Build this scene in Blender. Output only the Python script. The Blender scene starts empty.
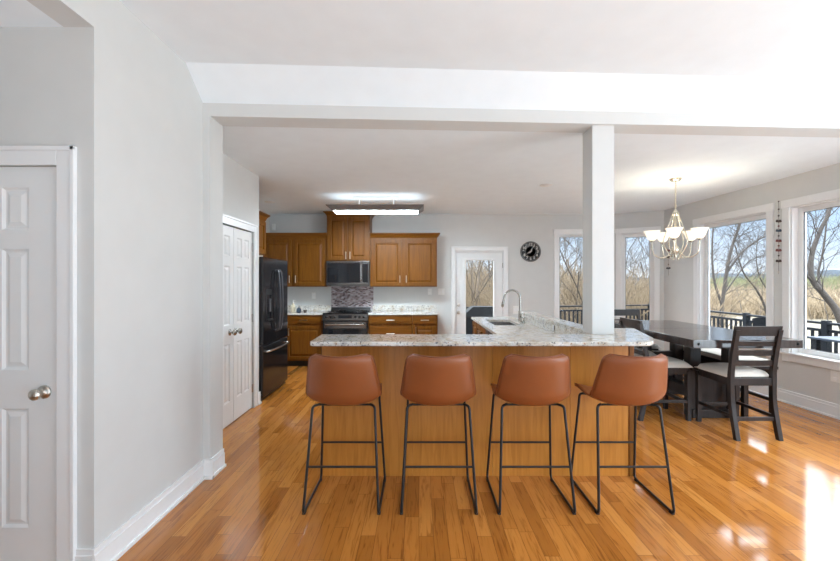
import bpy, bmesh, math, random
from mathutils import Vector, Matrix, noise
C = bpy.context.scene
COL = C.collection
PI = math.pi
rnd = random.Random(7)

# ------------------------------------------------------------------ camera
cam_d = bpy.data.cameras.new('camera')
cam_d.sensor_fit = 'HORIZONTAL'; cam_d.sensor_width = 36.0
cam_d.lens = 36.0 * 400.0 / 840.0
cam_d.shift_x = 1.0 / 840.0
cam_d.shift_y = 1.5 / 840.0
cam_d.clip_start = 0.05; cam_d.clip_end = 800
cam = bpy.data.objects.new('camera', cam_d); COL.objects.link(cam)
cam.location = (0, 0, 1.45); cam.rotation_euler = (PI/2, 0, 0)
C.camera = cam

# ------------------------------------------------------------------ world, sun, area lights, exposure
W = bpy.data.worlds.new('sky'); C.world = W; W.use_nodes = True
nt = W.node_tree; nt.nodes.clear()
wo = nt.nodes.new('ShaderNodeOutputWorld'); bg = nt.nodes.new('ShaderNodeBackground')
tc = nt.nodes.new('ShaderNodeTexCoord'); sx = nt.nodes.new('ShaderNodeSeparateXYZ')
cr = nt.nodes.new('ShaderNodeValToRGB')
cr.color_ramp.elements[0].position = 0.0; cr.color_ramp.elements[0].color = (0.80, 0.88, 0.97, 1)
cr.color_ramp.elements[1].position = 0.75; cr.color_ramp.elements[1].color = (7.0, 7.6, 8.2, 1)
for p_, c_ in ((0.14, (0.46, 0.66, 0.92)), (0.24, (0.50, 0.70, 0.95)), (0.40, (9.0, 9.7, 10.4))):
    e = cr.color_ramp.elements.new(p_); e.color = (*c_, 1)
nt.links.new(tc.outputs['Generated'], sx.inputs[0]); nt.links.new(sx.outputs['Z'], cr.inputs[0])
nt.links.new(cr.outputs[0], bg.inputs[0]); nt.links.new(bg.outputs[0], wo.inputs[0])
bg.inputs[1].default_value = 0.51

def light(name, kind, loc, rot, power, color=(1, 1, 1), size=(1, 1), angle=None):
    d = bpy.data.lights.new(name, kind); d.energy = power; d.color = color
    if kind == 'AREA':
        d.shape = 'RECTANGLE'; d.size, d.size_y = size
    if angle: d.angle = angle
    o = bpy.data.objects.new(name, d); COL.objects.link(o); o.location = loc; o.rotation_euler = rot
    return o
light('sun', 'SUN', (-20, -20, 30), (math.radians(48), 0, math.radians(-62)), 1.4, (1.0, 0.95, 0.86), angle=0.01)
# area lights added as unseen fill, in place of daylight from living room windows
light('rear_window_fill', 'AREA', (1.4, -4.30, 1.45), (PI/2+0.1, 0, 0), 9, (0.72, 0.88, 1.0), (4.6, 2.1))
light('rear_uplight_fill', 'AREA', (1.2, -1.0, 0.2), (PI, 0, 0), 35, (0.56, 0.81, 1.0), (4.6, 3.4))  # added uplight that brightens the living room ceiling
light('side_fill', 'AREA', (4.40, -0.6, 1.40), (PI/2+0.2, 0, PI/2), 27, (0.72, 0.88, 1.0), (3.6, 2.0))  # unseen fill added from the right
light('near_side_fill', 'AREA', (4.42, 1.70, 1.30), (PI/2+0.06, 0, PI/2-0.45), 23, (0.72, 0.88, 1.0), (1.4, 1.7))  # added fill turned towards the kitchen and dining side
C.view_settings.view_transform = 'Standard'; C.view_settings.look = 'None'
C.view_settings.exposure = 1.46; C.view_settings.gamma = 1.0; C.view_settings.use_curve_mapping = False
C.cycles.use_denoising = True
C.cycles.diffuse_bounces = 8; C.cycles.max_bounces = 12

# ------------------------------------------------------------------ materials
def mat(name, col, rough=0.5, metal=0.0, coat=0.0, emis=None, estr=0.0, bump=0.0, bscale=40.0, spec=None, var=0.0, vscale=6.0):
    m = bpy.data.materials.new(name); m.use_nodes = True
    n = m.node_tree; b = n.nodes['Principled BSDF']
    b.inputs['Base Color'].default_value = (*col, 1); b.inputs['Roughness'].default_value = rough
    b.inputs['Metallic'].default_value = metal
    if coat: b.inputs['Coat Weight'].default_value = coat; b.inputs['Coat Roughness'].default_value = 0.08
    if spec is not None: b.inputs['Specular IOR Level'].default_value = spec
    if emis: b.inputs['Emission Color'].default_value = (*emis, 1); b.inputs['Emission Strength'].default_value = estr
    t = n.nodes.new('ShaderNodeTexCoord')
    nz = n.nodes.new('ShaderNodeTexNoise'); nz.inputs['Scale'].default_value = vscale; nz.inputs['Detail'].default_value = 4
    n.links.new(t.outputs['Object'], nz.inputs['Vector'])
    v = var if var else 0.04
    mx = n.nodes.new('ShaderNodeMix'); mx.data_type = 'RGBA'
    mx.inputs[6].default_value = (*[c*(1-v) for c in col], 1); mx.inputs[7].default_value = (*[min(1, c*(1+v)) for c in col], 1)
    n.links.new(nz.outputs['Fac'], mx.inputs[0]); n.links.new(mx.outputs[2], b.inputs['Base Color'])
    if bump:
        nb = n.nodes.new('ShaderNodeTexNoise'); nb.inputs['Scale'].default_value = bscale; nb.inputs['Detail'].default_value = 3
        n.links.new(t.outputs['Object'], nb.inputs['Vector'])
        bp = n.nodes.new('ShaderNodeBump'); bp.inputs['Strength'].default_value = bump; bp.inputs['Distance'].default_value = 0.004
        n.links.new(nb.outputs['Fac'], bp.inputs['Height']); n.links.new(bp.outputs[0], b.inputs['Normal'])
    return m

def mth(n, op, a, b=None):
    k = n.nodes.new('ShaderNodeMath'); k.operation = op
    for i, v in enumerate((a, b)):
        if v is None: continue
        if isinstance(v, (int, float)): k.inputs[i].default_value = v
        else: n.links.new(v, k.inputs[i])
    return k.outputs[0]

def ramp(n, src, stops):
    r = n.nodes.new('ShaderNodeValToRGB'); els = r.color_ramp.elements
    els[0].position, els[0].color = stops[0][0], (*stops[0][1], 1)
    els[1].position, els[1].color = stops[-1][0], (*stops[-1][1], 1)
    for p, c in stops[1:-1]:
        q = els.new(p); q.color = (*c, 1)
    n.links.new(src, r.inputs[0]); return r.outputs[0]

def floor_material():
    m = bpy.data.materials.new('honey_oak_planks'); m.use_nodes = True
    n = m.node_tree; b = n.nodes['Principled BSDF']
    t = n.nodes.new('ShaderNodeTexCoord'); s = n.nodes.new('ShaderNodeSeparateXYZ'); n.links.new(t.outputs['Object'], s.inputs[0])
    wx, ly = 0.083, 0.78
    cx = mth(n, 'DIVIDE', s.outputs['X'], wx); row = mth(n, 'FLOOR', cx)
    wn = n.nodes.new('ShaderNodeTexWhiteNoise'); wn.noise_dimensions = '1D'; n.links.new(row, wn.inputs['W'])
    cy = mth(n, 'ADD', mth(n, 'DIVIDE', s.outputs['Y'], ly), mth(n, 'MULTIPLY', wn.outputs['Value'], 17.3))
    brd = mth(n, 'FLOOR', cy)
    cb = n.nodes.new('ShaderNodeCombineXYZ'); n.links.new(row, cb.inputs[0]); n.links.new(brd, cb.inputs[1])
    w2 = n.nodes.new('ShaderNodeTexWhiteNoise'); w2.noise_dimensions = '2D'; n.links.new(cb.outputs[0], w2.inputs['Vector'])
    base = ramp(n, w2.outputs['Value'], [(0, (0.32, 0.112, 0.019)), (0.25, (0.43, 0.160, 0.029)), (0.7, (0.50, 0.195, 0.038)), (1, (0.57, 0.240, 0.053))])
    mp = n.nodes.new('ShaderNodeMapping'); mp.inputs['Scale'].default_value = (34, 2.2, 1)
    n.links.new(t.outputs['Object'], mp.inputs[0])
    off = n.nodes.new('ShaderNodeVectorMath'); off.operation = 'ADD'
    sc = n.nodes.new('ShaderNodeVectorMath'); sc.operation = 'SCALE'; sc.inputs['Scale'].default_value = 9.7
    n.links.new(w2.outputs['Color'], sc.inputs[0]); n.links.new(mp.outputs[0], off.inputs[0]); n.links.new(sc.outputs[0], off.inputs[1])
    g = n.nodes.new('ShaderNodeTexNoise'); g.inputs['Scale'].default_value = 1.6; g.inputs['Detail'].default_value = 6; g.inputs['Distortion'].default_value = 1.2
    n.links.new(off.outputs[0], g.inputs['Vector'])
    gr = ramp(n, g.outputs['Fac'], [(0.30, (0.42, 0.34, 0.28)), (0.47, (0.95, 0.95, 0.95)), (0.6, (1, 1, 1)), (0.78, (0.82, 0.72, 0.62))])
    mu = n.nodes.new('ShaderNodeMix'); mu.data_type = 'RGBA'; mu.blend_type = 'MULTIPLY'; mu.inputs[0].default_value = 0.75
    n.links.new(base, mu.inputs[6]); n.links.new(gr, mu.inputs[7])
    # gaps between boards
    fx = mth(n, 'FRACT', cx); fy = mth(n, 'FRACT', cy)
    ex = mth(n, 'MINIMUM', fx, mth(n, 'SUBTRACT', 1.0, fx)); ey = mth(n, 'MINIMUM', fy, mth(n, 'SUBTRACT', 1.0, fy))
    gx = mth(n, 'LESS_THAN', ex, 0.016); gy = mth(n, 'LESS_THAN', ey, 0.0018)
    gap = mth(n, 'MAXIMUM', gx, gy)
    dk = n.nodes.new('ShaderNodeMix'); dk.data_type = 'RGBA'; dk.inputs[7].default_value = (0.10, 0.035, 0.01, 1)
    n.links.new(mth(n, 'MULTIPLY', gap, 0.7), dk.inputs[0]); n.links.new(mu.outputs[2], dk.inputs[6])
    n.links.new(dk.outputs[2], b.inputs['Base Color'])
    n2 = n.nodes.new('ShaderNodeTexNoise'); n2.inputs['Scale'].default_value = 3.5; n.links.new(t.outputs['Object'], n2.inputs['Vector'])
    n.links.new(mth(n, 'ADD', mth(n, 'MULTIPLY', n2.outputs['Fac'], 0.08), 0.06), b.inputs['Roughness'])
    bp = n.nodes.new('ShaderNodeBump'); bp.inputs['Strength'].default_value = 0.12; bp.inputs['Distance'].default_value = 0.002
    tilt = mth(n, 'ADD', mth(n, 'MULTIPLY', mth(n, 'MULTIPLY', gap, -1.0), 0.8), mth(n, 'MULTIPLY', g.outputs['Fac'], 0.08))
    n.links.new(tilt, bp.inputs['Height']); n.links.new(bp.outputs[0], b.inputs['Normal'])
    b.inputs['Specular IOR Level'].default_value = 0.55
    return m

def wood_material(name, dark, mid, light_, rough=0.35, horiz=False, spec=0.5):
    
    m = bpy.data.materials.new(name); m.use_nodes = True
    n = m.node_tree; b = n.nodes['Principled BSDF']
    t = n.nodes.new('ShaderNodeTexCoord'); mp = n.nodes.new('ShaderNodeMapping')
    mp.inputs['Scale'].default_value = (2.0, 26, 26) if horiz else (26, 26, 2.0)
    n.links.new(t.outputs['Object'], mp.inputs[0])
    g = n.nodes.new('ShaderNodeTexNoise'); g.inputs['Scale'].default_value = 1.3; g.inputs['Detail'].default_value = 6; g.inputs['Distortion'].default_value = 0.8
    n.links.new(mp.outputs[0], g.inputs['Vector'])
    c = ramp(n, g.outputs['Fac'], [(0.25, dark), (0.5, mid), (0.78, light_)])
    n.links.new(c, b.inputs['Base Color']); b.inputs['Roughness'].default_value = rough; b.inputs['Specular IOR Level'].default_value = spec
    return m

def granite_material():
    m = bpy.data.materials.new('speckled_granite'); m.use_nodes = True
    n = m.node_tree; b = n.nodes['Principled BSDF']; t = n.nodes.new('ShaderNodeTexCoord')
    def nz(scale, det=5, dist=0.0):
        k = n.nodes.new('ShaderNodeTexNoise'); k.inputs['Scale'].default_value = scale; k.inputs['Detail'].default_value = det; k.inputs['Distortion'].default_value = dist
        n.links.new(t.outputs['Object'], k.inputs['Vector']); return k.outputs['Fac']
    base = ramp(n, nz(14, 6, 0.6), [(0.3, (0.48, 0.40, 0.30)), (0.45, (0.66, 0.62, 0.55)), (0.6, (0.74, 0.73, 0.70)), (0.75, (0.45, 0.43, 0.41))])
    def spot(prev, src, lo, col):
        k = n.nodes.new('ShaderNodeMix'); k.data_type = 'RGBA'; k.inputs[7].default_value = (*col, 1)
        f = n.nodes.new('ShaderNodeMapRange'); f.inputs[1].default_value = lo; f.inputs[2].default_value = lo + 0.035
        n.links.new(src, f.inputs[0]); n.links.new(f.outputs[0], k.inputs[0]); n.links.new(prev, k.inputs[6]); return k.outputs[2]
    c = spot(base, nz(62, 3), 0.61, (0.20, 0.19, 0.20)); c = spot(c, nz(38, 3, 0.4), 0.655, (0.03, 0.03, 0.04)); c = spot(c, nz(47, 2), 0.66, (0.38, 0.22, 0.12))
    n.links.new(c, b.inputs['Base Color']); b.inputs['Roughness'].default_value = 0.03; b.inputs['Specular IOR Level'].default_value = 0.6
    return m

def mosaic_material():
    m = bpy.data.materials.new('mosaic_strips'); m.use_nodes = True
    n = m.node_tree; b = n.nodes['Principled BSDF']; t = n.nodes.new('ShaderNodeTexCoord')
    s = n.nodes.new('ShaderNodeSeparateXYZ'); n.links.new(t.outputs['Object'], s.inputs[0])
    cz = mth(n, 'DIVIDE', s.outputs['Z'], 0.020); row = mth(n, 'FLOOR', cz)
    w1 = n.nodes.new('ShaderNodeTexWhiteNoise'); w1.noise_dimensions = '1D'; n.links.new(row, w1.inputs['W'])
    cx = mth(n, 'ADD', mth(n, 'DIVIDE', s.outputs['X'], 0.048), mth(n, 'MULTIPLY', w1.outputs['Value'], 9.1)); bk = mth(n, 'FLOOR', cx)
    cb = n.nodes.new('ShaderNodeCombineXYZ'); n.links.new(row, cb.inputs[0]); n.links.new(bk, cb.inputs[1])
    w2 = n.nodes.new('ShaderNodeTexWhiteNoise'); w2.noise_dimensions = '2D'; n.links.new(cb.outputs[0], w2.inputs['Vector'])
    c = ramp(n, w2.outputs['Value'], [(0, (0.13, 0.085, 0.09)), (0.3, (0.30, 0.21, 0.215)), (0.55, (0.45, 0.36, 0.37)), (0.8, (0.66, 0.61, 0.63)), (1, (0.22, 0.18, 0.21))])
    fx = mth(n, 'FRACT', cx); fz = mth(n, 'FRACT', cz)
    gap = mth(n, 'MAXIMUM', mth(n, 'LESS_THAN', fx, 0.05), mth(n, 'LESS_THAN', fz, 0.1))
    k = n.nodes.new('ShaderNodeMix'); k.data_type = 'RGBA'; k.inputs[7].default_value = (0.55, 0.53, 0.52, 1)
    n.links.new(gap, k.inputs[0]); n.links.new(c, k.inputs[6]); n.links.new(k.outputs[2], b.inputs['Base Color'])
    b.inputs['Roughness'].default_value = 0.2
    return m

def glass_material():
    m = bpy.data.materials.new('window_glass'); m.use_nodes = True
    n = m.node_tree; n.nodes.clear()
    o = n.nodes.new('ShaderNodeOutputMaterial'); tr = n.nodes.new('ShaderNodeBsdfTransparent'); gl = n.nodes.new('ShaderNodeBsdfGlossy')
    gl.inputs['Roughness'].default_value = 0.0; fr = n.nodes.new('ShaderNodeFresnel'); fr.inputs[0].default_value = 1.12
    mx = n.nodes.new('ShaderNodeMixShader'); tr.inputs[0].default_value = (0.97, 0.98, 0.98, 1)
    n.links.new(fr.outputs[0], mx.inputs[0]); n.links.new(tr.outputs[0], mx.inputs[1]); n.links.new(gl.outputs[0], mx.inputs[2]); n.links.new(mx.outputs[0], o.inputs[0])
    return m

M = dict(
    wall=mat('warm_grey_paint', (0.65, 0.658, 0.648), 0.75, bump=0.05, bscale=220),
    ceil=mat('white_ceiling_paint', (0.83, 0.89, 0.93), 0.9, bump=0.05, bscale=150),
    trim=mat('white_gloss_paint', (0.82, 0.83, 0.835), 0.35),
    door=mat('white_door_paint', (0.79, 0.80, 0.80), 0.4),
    floor=floor_material(), granite=granite_material(), mosaic=mosaic_material(), glass=glass_material(),
    oak=wood_material('honey_oak', (0.112, 0.036, 0.0023), (0.168, 0.058, 0.0036), (0.215, 0.079, 0.0056), 0.42, spec=0.3),
    oakh=wood_material('honey_oak_flat_grain', (0.112, 0.036, 0.0023), (0.168, 0.058, 0.0036), (0.215, 0.079, 0.0056), 0.42, True, spec=0.3),
    panel=wood_material('oak_veneer', (0.38, 0.145, 0.018), (0.48, 0.192, 0.028), (0.56, 0.24, 0.042), 0.38),
    espresso=wood_material('espresso_wood', (0.013, 0.0086, 0.0072), (0.022, 0.0145, 0.0125), (0.032, 0.022, 0.019), 0.36, spec=0.3),
    tabletop=wood_material('grey_brown_tabletop', (0.040, 0.032, 0.030), (0.055, 0.045, 0.043), (0.075, 0.063, 0.060), 0.14),
    leather=mat('cognac_leather', (0.25, 0.072, 0.0185), 0.42, bump=0.10, bscale=260, var=0.10, vscale=9),
    seam=mat('leather_stitching', (0.19, 0.052, 0.015), 0.55),
    blackmetal=mat('matte_black_steel', (0.030, 0.028, 0.028), 0.42, 0.6),
    rubber=mat('black_rubber', (0.015, 0.015, 0.015), 0.7),
    nickel=mat('brushed_nickel', (0.62, 0.58, 0.52), 0.28, 1.0),
    steel=mat('stainless_steel', (0.55, 0.54, 0.53), 0.25, 1.0),
    housing=mat('grey_fixture_metal', (0.20, 0.20, 0.20), 0.5, 0.2), blackened=mat('dark_stainless', (0.20, 0.185, 0.175), 0.26, 1.0), faucetmetal=mat('satin_nickel', (0.42, 0.40, 0.37), 0.25, 1.0),
    darksteel=mat('dark_grey_steel', (0.11, 0.11, 0.12), 0.4, 0.7),
    blacksteel=mat('black_stainless', (0.016, 0.014, 0.015), 0.14, 0.3),
    blackglass=mat('black_glass', (0.008, 0.008, 0.010), 0.05),
    black=mat('black_enamel', (0.012, 0.012, 0.013), 0.3),
    cream=mat('oatmeal_fabric', (0.62, 0.57, 0.51), 0.9, bump=0.2, bscale=300),
    brass=mat('pale_brass', (0.74, 0.68, 0.56), 0.25, 1.0),
    shade=mat('frosted_shade_glass', (0.95, 0.90, 0.80), 0.5, emis=(1.0, 0.90, 0.72), estr=0.32),
    bulb=mat('lit_bulb', (1, 0.95, 0.85), 0.5, emis=(1.0, 0.93, 0.82), estr=38.0),
    diffuser=mat('lit_diffuser', (1, 1, 1), 0.5, emis=(0.78, 0.91, 1.0), estr=30.0),
    plastic=mat('white_plastic', (0.80, 0.80, 0.78), 0.35),
    clockface=mat('charcoal_clock_face', (0.060, 0.060, 0.062), 0.6),
    clockrim=mat('grey_clock_rim', (0.17, 0.17, 0.165), 0.5, 0.3),
    clockmark=mat('pale_clock_numbers', (0.55, 0.55, 0.53), 0.6),
    bottle=mat('cream_bottle', (0.68, 0.60, 0.44), 0.35), bluegrey=mat('blue_glaze', (0.05, 0.08, 0.12), 0.25),
    navy=mat('dark_navy_paint', (0.0035, 0.005, 0.008), 0.6, spec=0.2), deck=wood_material('weathered_deck_boards', (0.07, 0.068, 0.068), (0.105, 0.10, 0.10), (0.14, 0.135, 0.13), 0.7),
    patio=mat('slate_blue_patio_top', (0.024, 0.033, 0.05), 0.5, spec=0.3), cover=mat('black_weather_cover', (0.002, 0.0025, 0.0035), 0.7, spec=0.15),
    bark=mat('grey_bark', (0.042, 0.035, 0.031), 0.9, var=0.25, vscale=3), bark2=mat('pale_tan_bark', (0.105, 0.082, 0.062), 0.9, var=0.25, vscale=3),
    brush=mat('dry_tan_brush', (0.150, 0.110, 0.068), 0.95, var=0.3, vscale=0.7), brushtan=mat('pale_tan_brush', (0.24, 0.185, 0.12), 0.95, var=0.35, vscale=0.3), brushgreen=mat('olive_brush', (0.13, 0.14, 0.065), 0.95, var=0.35, vscale=0.7),
    ground=mat('dry_winter_grass', (0.10, 0.085, 0.06), 0.95, var=0.25, vscale=0.25),
    hill=mat('haze_tinted_woods', (0.075, 0.095, 0.12), 1.0, var=0.2, vscale=0.05),  # blue grey tint puts distance haze into the colour
    sun_blocker=mat('blocker_dark', (0.12, 0.11, 0.11), 0.9),  # for the added sun-blocking slab
    red=mat('rust_red_enamel', (0.16, 0.035, 0.03), 0.4), dark=mat('dark_bronze_enamel', (0.06, 0.04, 0.035), 0.4), pale=mat('pale_shell', (0.6, 0.55, 0.5), 0.4),
)

# ------------------------------------------------------------------ mesh helpers
class MB:
    def __init__(s): s.v = []; s.f = []; s.sm = []
    def add(s, verts, faces, smooth=False):
        o = len(s.v); s.v += [tuple(v) for v in verts]; s.f += [tuple(i + o for i in f) for f in faces]; s.sm += [smooth] * len(faces); return s
    def box(s, x0, x1, y0, y1, z0, z1, bev=0.0, mtx=None, seg=2):
        if bev:
            bm = bmesh.new(); bmesh.ops.create_cube(bm, size=1.0)
            for v in bm.verts: v.co = Vector((x0 + (v.co.x + .5)*(x1-x0), y0 + (v.co.y + .5)*(y1-y0), z0 + (v.co.z + .5)*(z1-z0)))
            bmesh.ops.bevel(bm, geom=list(bm.edges), offset=bev, segments=seg, profile=0.6, affect='EDGES')
            bm.verts.index_update(); vs = [v.co.copy() for v in bm.verts]; fs = [[v.index for v in f.verts] for f in bm.faces]; bm.free()
        else:
            vs = [Vector(p) for p in ((x0,y0,z0),(x1,y0,z0),(x1,y1,z0),(x0,y1,z0),(x0,y0,z1),(x1,y0,z1),(x1,y1,z1),(x0,y1,z1))]
            fs = [(0,3,2,1),(4,5,6,7),(0,1,5,4),(1,2,6,5),(2,3,7,6),(3,0,4,7)]
        if mtx: vs = [mtx @ v for v in vs]
        return s.add(vs, fs)
    def prism(s, poly, z0, z1):                      # counter-clockwise outline in xy
        n = len(poly); vs = [(x, y, z0) for x, y in poly] + [(x, y, z1) for x, y in poly]
        fs = [tuple(range(n-1, -1, -1)), tuple(range(n, 2*n))] + [(i, (i+1) % n, n + (i+1) % n, n + i) for i in range(n)]
        return s.add(vs, fs)
    def frustum(s, a, b):                            # two rectangles (x0,x1,y0,y1,z)
        vs = []
        for (x0,x1,y0,y1,z) in (a, b): vs += [(x0,y0,z),(x1,y0,z),(x1,y1,z),(x0,y1,z)]
        return s.add(vs, [(0,3,2,1),(4,5,6,7),(0,1,5,4),(1,2,6,5),(2,3,7,6),(3,0,4,7)])
    def tube(s, pts, r, n=8, cap=True, rs=None):
        pts = [Vector(p) for p in pts]; rings = []
        up = None
        for i, p in enumerate(pts):
            t = (pts[min(i+1, len(pts)-1)] - pts[max(i-1, 0)]).normalized()
            if up is None:
                up = Vector((0, 0, 1)) if abs(t.z) < 0.9 else Vector((1, 0, 0))
            a = (up - t * up.dot(t))
            if a.length < 1e-4: a = t.orthogonal()
            a.normalize(); up = a; b = t.cross(a); rr = rs[i] if rs else r
            rings.append([p + (a*math.cos(2*PI*k/n) + b*math.sin(2*PI*k/n))*rr for k in range(n)])
        vs = [v for q in rings for v in q]; fs = []
        for i in range(len(pts)-1):
            for k in range(n): fs.append((i*n+k, i*n+(k+1) % n, (i+1)*n+(k+1) % n, (i+1)*n+k))
        s.add(vs, fs, True)
        if cap:
            s.add(rings[0], [tuple(range(n-1, -1, -1))]); s.add(rings[-1], [tuple(range(n))])
        return s
    def lathe(s, prof, n=24, mtx=None):              # (radius, z) from bottom to top
        vs = []; fs = []
        for r, z in prof:
            for k in range(n): vs.append(Vector((r*math.cos(2*PI*k/n), r*math.sin(2*PI*k/n), z)))
        for i in range(len(prof)-1):
            for k in range(n): fs.append((i*n+k, i*n+(k+1) % n, (i+1)*n+(k+1) % n, (i+1)*n+k))
        if prof[0][0] > 1e-4: fs.append(tuple(range(n-1, -1, -1)))
        if prof[-1][0] > 1e-4: fs.append(tuple(range((len(prof)-1)*n, len(prof)*n)))
        if mtx: vs = [mtx @ v for v in vs]
        return s.add(vs, fs, True)
    def sphere(s, c, r, n=14, sq=(1, 1, 1)):
        pr = [(math.sin(PI*i/8)*r + 1e-5, -math.cos(PI*i/8)*r) for i in range(9)]
        return s.lathe(pr, n, Matrix.Translation(c) @ Matrix.Diagonal((*sq, 1)))
    def build(s, name, m, parent=None, loc=None, rz=None, auto=True):
        me = bpy.data.meshes.new(name); me.from_pydata(s.v, [], s.f); me.polygons.foreach_set('use_smooth', s.sm); me.materials.append(m); me.update()
        o = bpy.data.objects.new(name, me); COL.objects.link(o)
        if parent: o.parent = parent
        if loc is not None: o.location = loc
        if rz is not None: o.rotation_euler = (0, 0, rz)
        return o

def tag(o, label, cat, group=None, kind=None):
    o['label'] = label; o['category'] = cat
    if group: o['group'] = group
    if kind: o['kind'] = kind
    return o
def thing(name, label, cat, loc=(0, 0, 0), rz=0.0, group=None, kind=None):
    o = bpy.data.objects.new(name, None); COL.objects.link(o); o.empty_display_size = 0.1
    o.location = loc; o.rotation_euler = (0, 0, rz); return tag(o, label, cat, group, kind)
def copy_tree(o, parent=None):
    c = o.copy(); COL.objects.link(c)
    if parent: c.parent = parent
    for ch in list(o.children): copy_tree(ch, c)
    return c
def rot_axis(deg, ax): return Matrix.Rotation(math.radians(deg), 4, ax)
def smooth_path(pts, r, n=5):
    """round the corners of a polyline"""
    pts = [Vector(p) for p in pts]; out = [pts[0]]
    for i in range(1, len(pts)-1):
        a, b, c = pts[i-1], pts[i], pts[i+1]
        d1 = (a-b).normalized(); d2 = (c-b).normalized(); k = min(r, (a-b).length*.45, (c-b).length*.45)
        p0 = b + d1*k; p1 = b + d2*k
        for j in range(n+1):
            t = j/n; out.append(p0*(1-t)**2 + b*2*t*(1-t) + p1*t*t)
    out.append(pts[-1]); return out
def spline(pts, n=8):
    P = [Vector(p) for p in pts]; P = [P[0]*2-P[1]] + P + [P[-1]*2-P[-2]]; out = []
    for i in range(1, len(P)-2):
        for j in range(n):
            t = j/n; a, b, c, d = P[i-1], P[i], P[i+1], P[i+2]
            out.append(0.5*((2*b) + (c-a)*t + (2*a-5*b+4*c-d)*t*t + (3*b-a-3*c+d)*t**3))
    out.append(P[-2]); return out

# ------------------------------------------------------------------ the room
CZ = 2.71
K1 = (3.50, 7.45); K2 = (4.30, 7.02); R0 = (4.55, 2.50)
tag(MB().box(-3.6, 4.6, -4.5, 8.0, -0.15, 0).build('floor', M['floor']), 'glossy honey oak strip floor running through living room and kitchen', 'floor', kind='structure')

def wall_run(name, P, Q, openings, zt, label, th=0.15):
    P = Vector((*P, 0)); Q = Vector((*Q, 0)); L = (Q-P).length; a = math.atan2(Q.y-P.y, Q.x-P.x); mb = MB(); s = 0.0
    for (s0, s1, z0, z1) in openings:
        mb.box(s, s0, 0, th, 0, zt)
        if z0 > 0: mb.box(s0, s1, 0, th, 0, z0)
        mb.box(s0, s1, 0, th, z1, zt); s = s1
    mb.box(s, L, 0, th, 0, zt)
    o = mb.build(name, M['wall'], loc=P, rz=a); tag(o, label, 'wall', kind='structure'); return P, a, L

def base_run(name, P, Q, spans, label, h=0.14):
    P = Vector((*P, 0)); Q = Vector((*Q, 0)); a = math.atan2(Q.y-P.y, Q.x-P.x); mb = MB()
    for s0, s1 in spans:
        mb.box(s0, s1, -0.016, -0.0005, 0.0005, h-0.03); mb.box(s0, s1, -0.011, -0.0005, h-0.03, h); mb.box(s0, s1, -0.028, -0.016, 0.0005, 0.02)
    return tag(mb.build(name, M['trim'], loc=P, rz=a), label, 'baseboard', kind='structure')

BX = -2.78
LB = K1[0]-BX
PB, aB, lB = wall_run('wall_back', (BX, 7.45), K1, [(0.665-BX, 1.585-BX, 0, 2.03), (2.60-BX, 3.27-BX, 0.60, 2.34)], CZ+0.2, 'grey kitchen back wall holding glazed door and round clock')
PA, aA, lA = wall_run('wall_bay', K1, K2, [(0.235, 0.760, 0.60, 2.34)], CZ+0.2, 'short angled grey bay wall behind the chandelier')
LR = (Vector(R0)-Vector(K2)).length
def sR(Y): return (K2[1]-Y)/(K2[1]-R0[1])*LR
PR, aR, lR = wall_run('wall_right', K2, R0, [(sR(6.21), sR(5.06), 0.60, 2.34), (sR(4.76), sR(3.45), 0.60, 2.34)], CZ+0.2, 'grey dining wall with two tall windows on the right')

def window(name, P, a, s0, s1, z0, z1, label, wide=0.09, stool=True, k=0.055):
    t = thing(name, label, 'window', P, a, kind='structure')
    w = wide; cs = MB()
    cs.box(s0-w, s0, -0.022, -0.0005, z0-w-0.01, z1+w, 0.005); cs.box(s1, s1+w, -0.022, -0.0005, z0-w-0.01, z1+w, 0.005)
    cs.box(s0-w-0.012, s1+w+0.012, -0.026, -0.0005, z1, z1+w+0.004, 0.005); cs.box(s0, s1, -0.022, -0.0005, z0-w, z0, 0.005)
    if stool: cs.box(s0-w-0.02, s1+w+0.02, -0.045, -0.0005, z0-0.012, z0+0.012, 0.004)
    cs.build('casing', M['trim'], t)
    j = MB(); e = 0.001
    j.box(s0+e, s0+0.014, 0, 0.149, z0+e, z1-e); j.box(s1-0.014, s1-e, 0, 0.149, z0+e, z1-e)
    j.box(s0+0.014, s1-0.014, 0, 0.149, z1-0.014, z1-e); j.box(s0+0.014, s1-0.014, 0, 0.149, z0+e, z0+0.014)
    j.build('jamb', M['trim'], t)
    f = MB(); y0, y1 = 0.075, 0.125; A0, A1, B0, B1 = s0+0.014, s1-0.014, z0+0.014, z1-0.014
    f.box(A0, A0+k, y0, y1, B0, B1, 0.004); f.box(A1-k, A1, y0, y1, B0, B1, 0.004)
    f.box(A0+k, A1-k, y0, y1, B1-k, B1, 0.004); f.box(A0+k, A1-k, y0, y1, B0, B0+k, 0.004)
    f.build('sash', M['trim'], t)
    g = MB(); g.box(A0+k-0.004, A1-k+0.004, 0.098, 0.102, B0+k-0.004, B1-k+0.004); g.build('pane', M['glass'], t)
    b = MB(); q = 0.006
    b.box(A0+k, A0+k+q, 0.088, 0.098, B0+k, B1-k); b.box(A1-k-q, A1-k, 0.088, 0.098, B0+k, B1-k); b.box(A0+k, A1-k, 0.088, 0.098, B1-k-q, B1-k); b.box(A0+k, A1-k, 0.088, 0.098, B0+k, B0+k+q)
    b.build('gasket', M['darksteel'], t)
    return t
window('window_1', PB, aB, 2.60-BX, 3.27-BX, 0.60, 2.34, 'tall white window beside the white column, right of the clock', 0.085, k=0.03)
window('window_2', PA, aA, 0.235, 0.760, 0.60, 2.34, 'narrow white window on the angled wall left of chandelier', 0.085)
window('window_3', PR, aR, sR(6.21), sR(5.06), 0.60, 2.34, 'wide white window directly behind the far side of table')
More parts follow.
